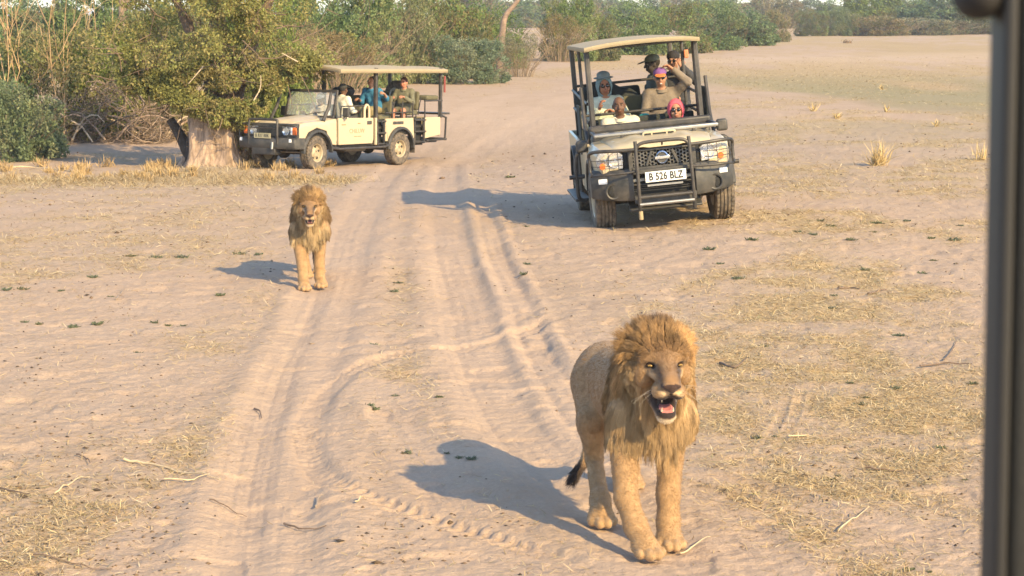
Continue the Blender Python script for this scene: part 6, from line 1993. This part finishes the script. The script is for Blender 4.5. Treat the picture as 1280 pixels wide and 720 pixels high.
WEEDS = [(1000, 288), (1018, 292), (1028, 277), (1040, 283), (1092, 290), (1100, 280), (1135, 277), (1165, 298), (1200, 282), (1170, 325), (1082, 338), (1045, 370), (1038, 385), (1080, 497), (1075, 505), (1122, 487), (1030, 520), (1040, 600), (1048, 592), (1138, 712), (1160, 716), (980, 658), (945, 547), (970, 545), (1176, 560), (955, 432), (1125, 420), (1215, 480),
         (117, 347), (275, 370), (168, 440), (95, 405), (32, 402), (25, 360), (92, 408), (118, 405), (210, 404), (196, 402), (228, 405), (300, 318), (322, 318), (195, 322), (162, 320), (230, 322), (75, 362), (50, 404), (10, 362), (140, 370),
         (640, 222), (655, 283), (660, 330), (655, 345), (500, 354), (492, 366), (470, 430), (548, 500), (497, 496), (505, 566), (575, 576), (590, 578), (560, 568), (470, 513), (460, 510), (900, 330), (885, 312), (940, 300), (1060, 300), (1190, 300), (1150, 340), (920, 350), (1062, 480), (1205, 600)]
for px, py in WEEDS:
    plant_at(px + random.uniform(-3, 3), py, random.uniform(8, 18), "small green weed sprouting from the bare sand", "small green weeds on the sand", "weed", "weed", WM)

def tuft(px, py, h_px, n, label, group=None, col=(.55, .41, .20), spread=.5, seed=1):
    p = ground_at(px, py); s = FPX / p.y; h = h_px / s
    rg = np.random.default_rng(seed)
    a = rg.uniform(0, 6.28, n); el = np.clip(rg.normal(1.05, .32, n), .2, 1.55)
    D = np.stack([np.cos(a) * np.cos(el), np.sin(a) * np.cos(el), np.sin(el)], 1)
    P = np.stack([rg.normal(0, h * spread * .22, n), rg.normal(0, h * spread * .22, n), np.zeros(n)], 1)
    C = np.array(col) * rg.uniform(.6, 1.2, (n, 1))
    V, F, C = blades(P, D, h * rg.uniform(.4, 1.05, n), np.full(n, max(.006, 1.0 / s)), C, rg=rg, bend=.5)
    o = quad_mesh("grass_tuft", V, F, C, BLADE, None); o.location = on_ground(p.x, p.y)
    return tag(o, label, "grass tuft", group)
tuft(1098, 207, 38, 130, "tall dry golden grass tuft alone on the plain right of the pickup", seed=2)
tuft(1226, 200, 26, 40, "thin dry grass tuft beside the dark vehicle post", seed=3)
tuft(1016, 139, 14, 26, "small pale grass tuft on the plain beyond the pickup", group="small pale tufts on the far plain", seed=4)
tuft(1046, 148, 12, 30, "small pale grass tuft on the plain beyond the pickup", group="small pale tufts on the far plain", seed=5)
tuft(1108, 140, 12, 30, "small pale grass tuft on the plain beyond the pickup", group="small pale tufts on the far plain", seed=6)
tuft(1102, 112, 9, 20, "small pale grass tuft on the plain beyond the pickup", group="small pale tufts on the far plain", seed=7)
tuft(1170, 158, 12, 26, "small pale grass tuft on the plain beyond the pickup", group="small pale tufts on the far plain", seed=8)
tuft(1058, 54, 7, 40, "low grey mound of dead grass far out on the plain", col=(.30, .22, .15), spread=1.6, seed=9)
BAND = "golden grass tufts round the foot of the big tree"
for i in range(46):
    px = random.choice((random.uniform(-10, 215), random.uniform(180, 420))); py = 212 + random.uniform(-5, 14)
    tuft(px, py, random.uniform(9, 20), 46, "golden grass tuft in the straw belt before the big tree", group=BAND, seed=100 + i, spread=1.1, col=(.47, .33, .16))

WOODS = [mat("twig_brown", (0.16, 0.11, 0.075), 0.9, var=.3, scale=20), mat("twig_grey", (0.30, 0.235, 0.175), 0.9, var=.25, scale=20), mat("twig_straw", (0.52, 0.40, 0.24), 0.85, var=.2, scale=20)]
def twig(pts, r_px, mi, label, lift=.01):
    W = []
    for px, py in spline(pts, 4):
        p = ground_at(px, py); z, _ = ground_z(np.array([p.x]), np.array([p.y])); W.append(Vector((p.x, p.y, float(z[0]) + lift)))
    s = FPX / W[0].y; r = r_px / s
    o0 = W[0].copy()
    k = len(W)
    o = MB().tube([w - o0 + Vector((0, 0, random.uniform(0, .012))) for w in W], [r * (1 - .6 * i / (k - 1)) for i in range(k)], 6).build("twig", WOODS[mi], None)
    o.location = o0
    return tag(o, label, "twig")
twig([(355, 652), (380, 659), (408, 660)], 1.5, 0, "brown twig lying on the left track near the bottom")
twig([(42, 699), (90, 706), (140, 712)], 1.3, 0, "long dark twig at the bottom left corner")
twig([(0, 612), (20, 618), (38, 623)], 1.3, 0, "dark twig at the left edge above the bottom grass")
twig([(155, 578), (190, 582), (232, 592), (275, 603)], 1.8, 2, "long pale straw stalk with leaves on the lower left sand")
twig([(205, 602), (235, 603), (262, 598)], 1.2, 2, "thin pale stalk below the long straw stalk")
twig([(68, 617), (90, 606), (112, 596)], 1.3, 2, "slanted pale stalk on the lower left sand")
twig([(262, 629), (285, 632), (308, 635)], 1.0, 0, "thin straight twig right of the pale stalks")
twig([(96, 570), (108, 574), (113, 581)], 1.3, 0, "small curved dark twig on the left sand")
twig([(318, 508), (325, 512), (327, 519)], 1.3, 0, "short hooked dark twig beside the left rut")
twig([(145, 376), (150, 369), (156, 361)], 1.0, 1, "short grey twig pointing up on the left sand")
twig([(1082, 588), (1105, 590), (1130, 590)], 1.6, 0, "dark straight twig on the sand right of the front lion")
twig([(1048, 667), (1070, 650), (1086, 638)] , 1.2, 2, "bent pale stalk lower right of the front lion")
twig([(850, 690), (868, 684), (888, 671)], 1.3, 2, "pale grass stalk by the front lion's right paw")
twig([(985, 548), (1010, 546), (1030, 550)], 1.2, 2, "pale stalk beside the thin tyre trail")
twig([(1150, 458), (1185, 456), (1215, 458)], 1.5, 0, "dark twig near the vehicle post at mid height")
twig([(1180, 452), (1190, 440), (1196, 428)], 1.0, 0, "upright dark twig near the vehicle post")
twig([(900, 452), (918, 458), (934, 450)], 1.7, 0, "dark broken bark piece on the straw right of the front lion's mane")
twig([(1048, 362), (1062, 360), (1074, 362)], 1.8, 0, "dark bark strip on the straw at right centre")
twig([(1085, 368), (1098, 364), (1108, 363)], 1.8, 0, "second dark bark strip right of the first")
twig([(0, 213), (25, 209), (60, 211), (95, 216)], 1.6, 2, "fallen pale branch in the straw belt at the left edge")
twig([(395, 632), (398, 622), (404, 620)], 1.5, 1, "curled grey twig inside the bend of the tyre mark")
twig([(445, 636), (452, 630), (458, 626)], 1.3, 2, "short white stalk on the tyre mark bend")
# ------------------------------------------------------------------ the roof pillar of the vehicle the picture is taken from
NEARM = mat("dark_green_grey_paint", (0.012, 0.0115, 0.009), 0.6, var=.12, scale=30, bump=.12, bscale=300)
NEARB = mat("black_rubber", (0.018, 0.016, 0.015), 0.8, var=.2, scale=40)
def pillar():
    Y = .95
    p0, p1 = at_depth(1257, 0, Y), at_depth(1242, 720, Y)
    sl = (p0 - p1).normalized()
    base = p1 - sl * 1.35
    root = empty("vehicle_pillar", base, 0, "dark upright pillar of the viewing vehicle at the right edge, out of focus", "vehicle pillar")
    def prof(w0, w1, d, z0, z1, r=.006):
        poly = [(w0 + r, 0), (w1, 0), (w1, d), (w0, d), (w0, r), (w0 + r * .3, r * .3)]
        return MB().loft([[Vector((x, y, 0)) + sl * z for x, y in poly] for z in (z0, z1)])
    prof(.0065, .050, .05, 0, 2.55).build("post", NEARM, root, bevel=.003, seg=3)
    prof(.0, .0065, .03, 0, 2.55, .003).build("edge_highlight", NEARS, root, bevel=.0015, seg=3)  # sky highlight on the pillar's edge, put in as a lighter strip
    q = at_depth(1236, -8, Y) - base
    MB().ball(tuple(q + Vector((0, .02, 0))), (.0125, .02, .0125), 12).build("rubber_knob", NEARB, root)
    MB().tube([q + Vector((0, .02, 0)), q + Vector((.004, .02, .10)), q + Vector((.012, .02, .22))], .009, 10).build("strap", NEARB, root)
    return root
NEARS = mat("painted_edge_highlight", (0.017, 0.0155, 0.014), 0.6, var=.1, scale=30)  # tone of the highlight painted along the pillar
pillar()

# ------------------------------------------------------------------ dusty morning air
def haze():
    b = MB().box((0, 2500, 4.8), (8200, 5200, 14.6))
    m = bpy.data.materials.new("dusty_air"); m.use_nodes = True
    nt = m.node_tree
    nt.nodes.remove(nt.nodes["Principled BSDF"])
    v = nt.nodes.new("ShaderNodeVolumePrincipled")
    v.inputs["Color"].default_value = (.86, .85, .88, 1)
    v.inputs["Density"].default_value = 0.00040
    v.inputs["Anisotropy"].default_value = 0.2
    nt.links.new(v.outputs[0], nt.nodes["Material Output"].inputs["Volume"])
    o = b.build("haze", m, None)
    tag(o, "thin dusty haze hanging over the whole plain", "haze", kind="stuff")
haze()
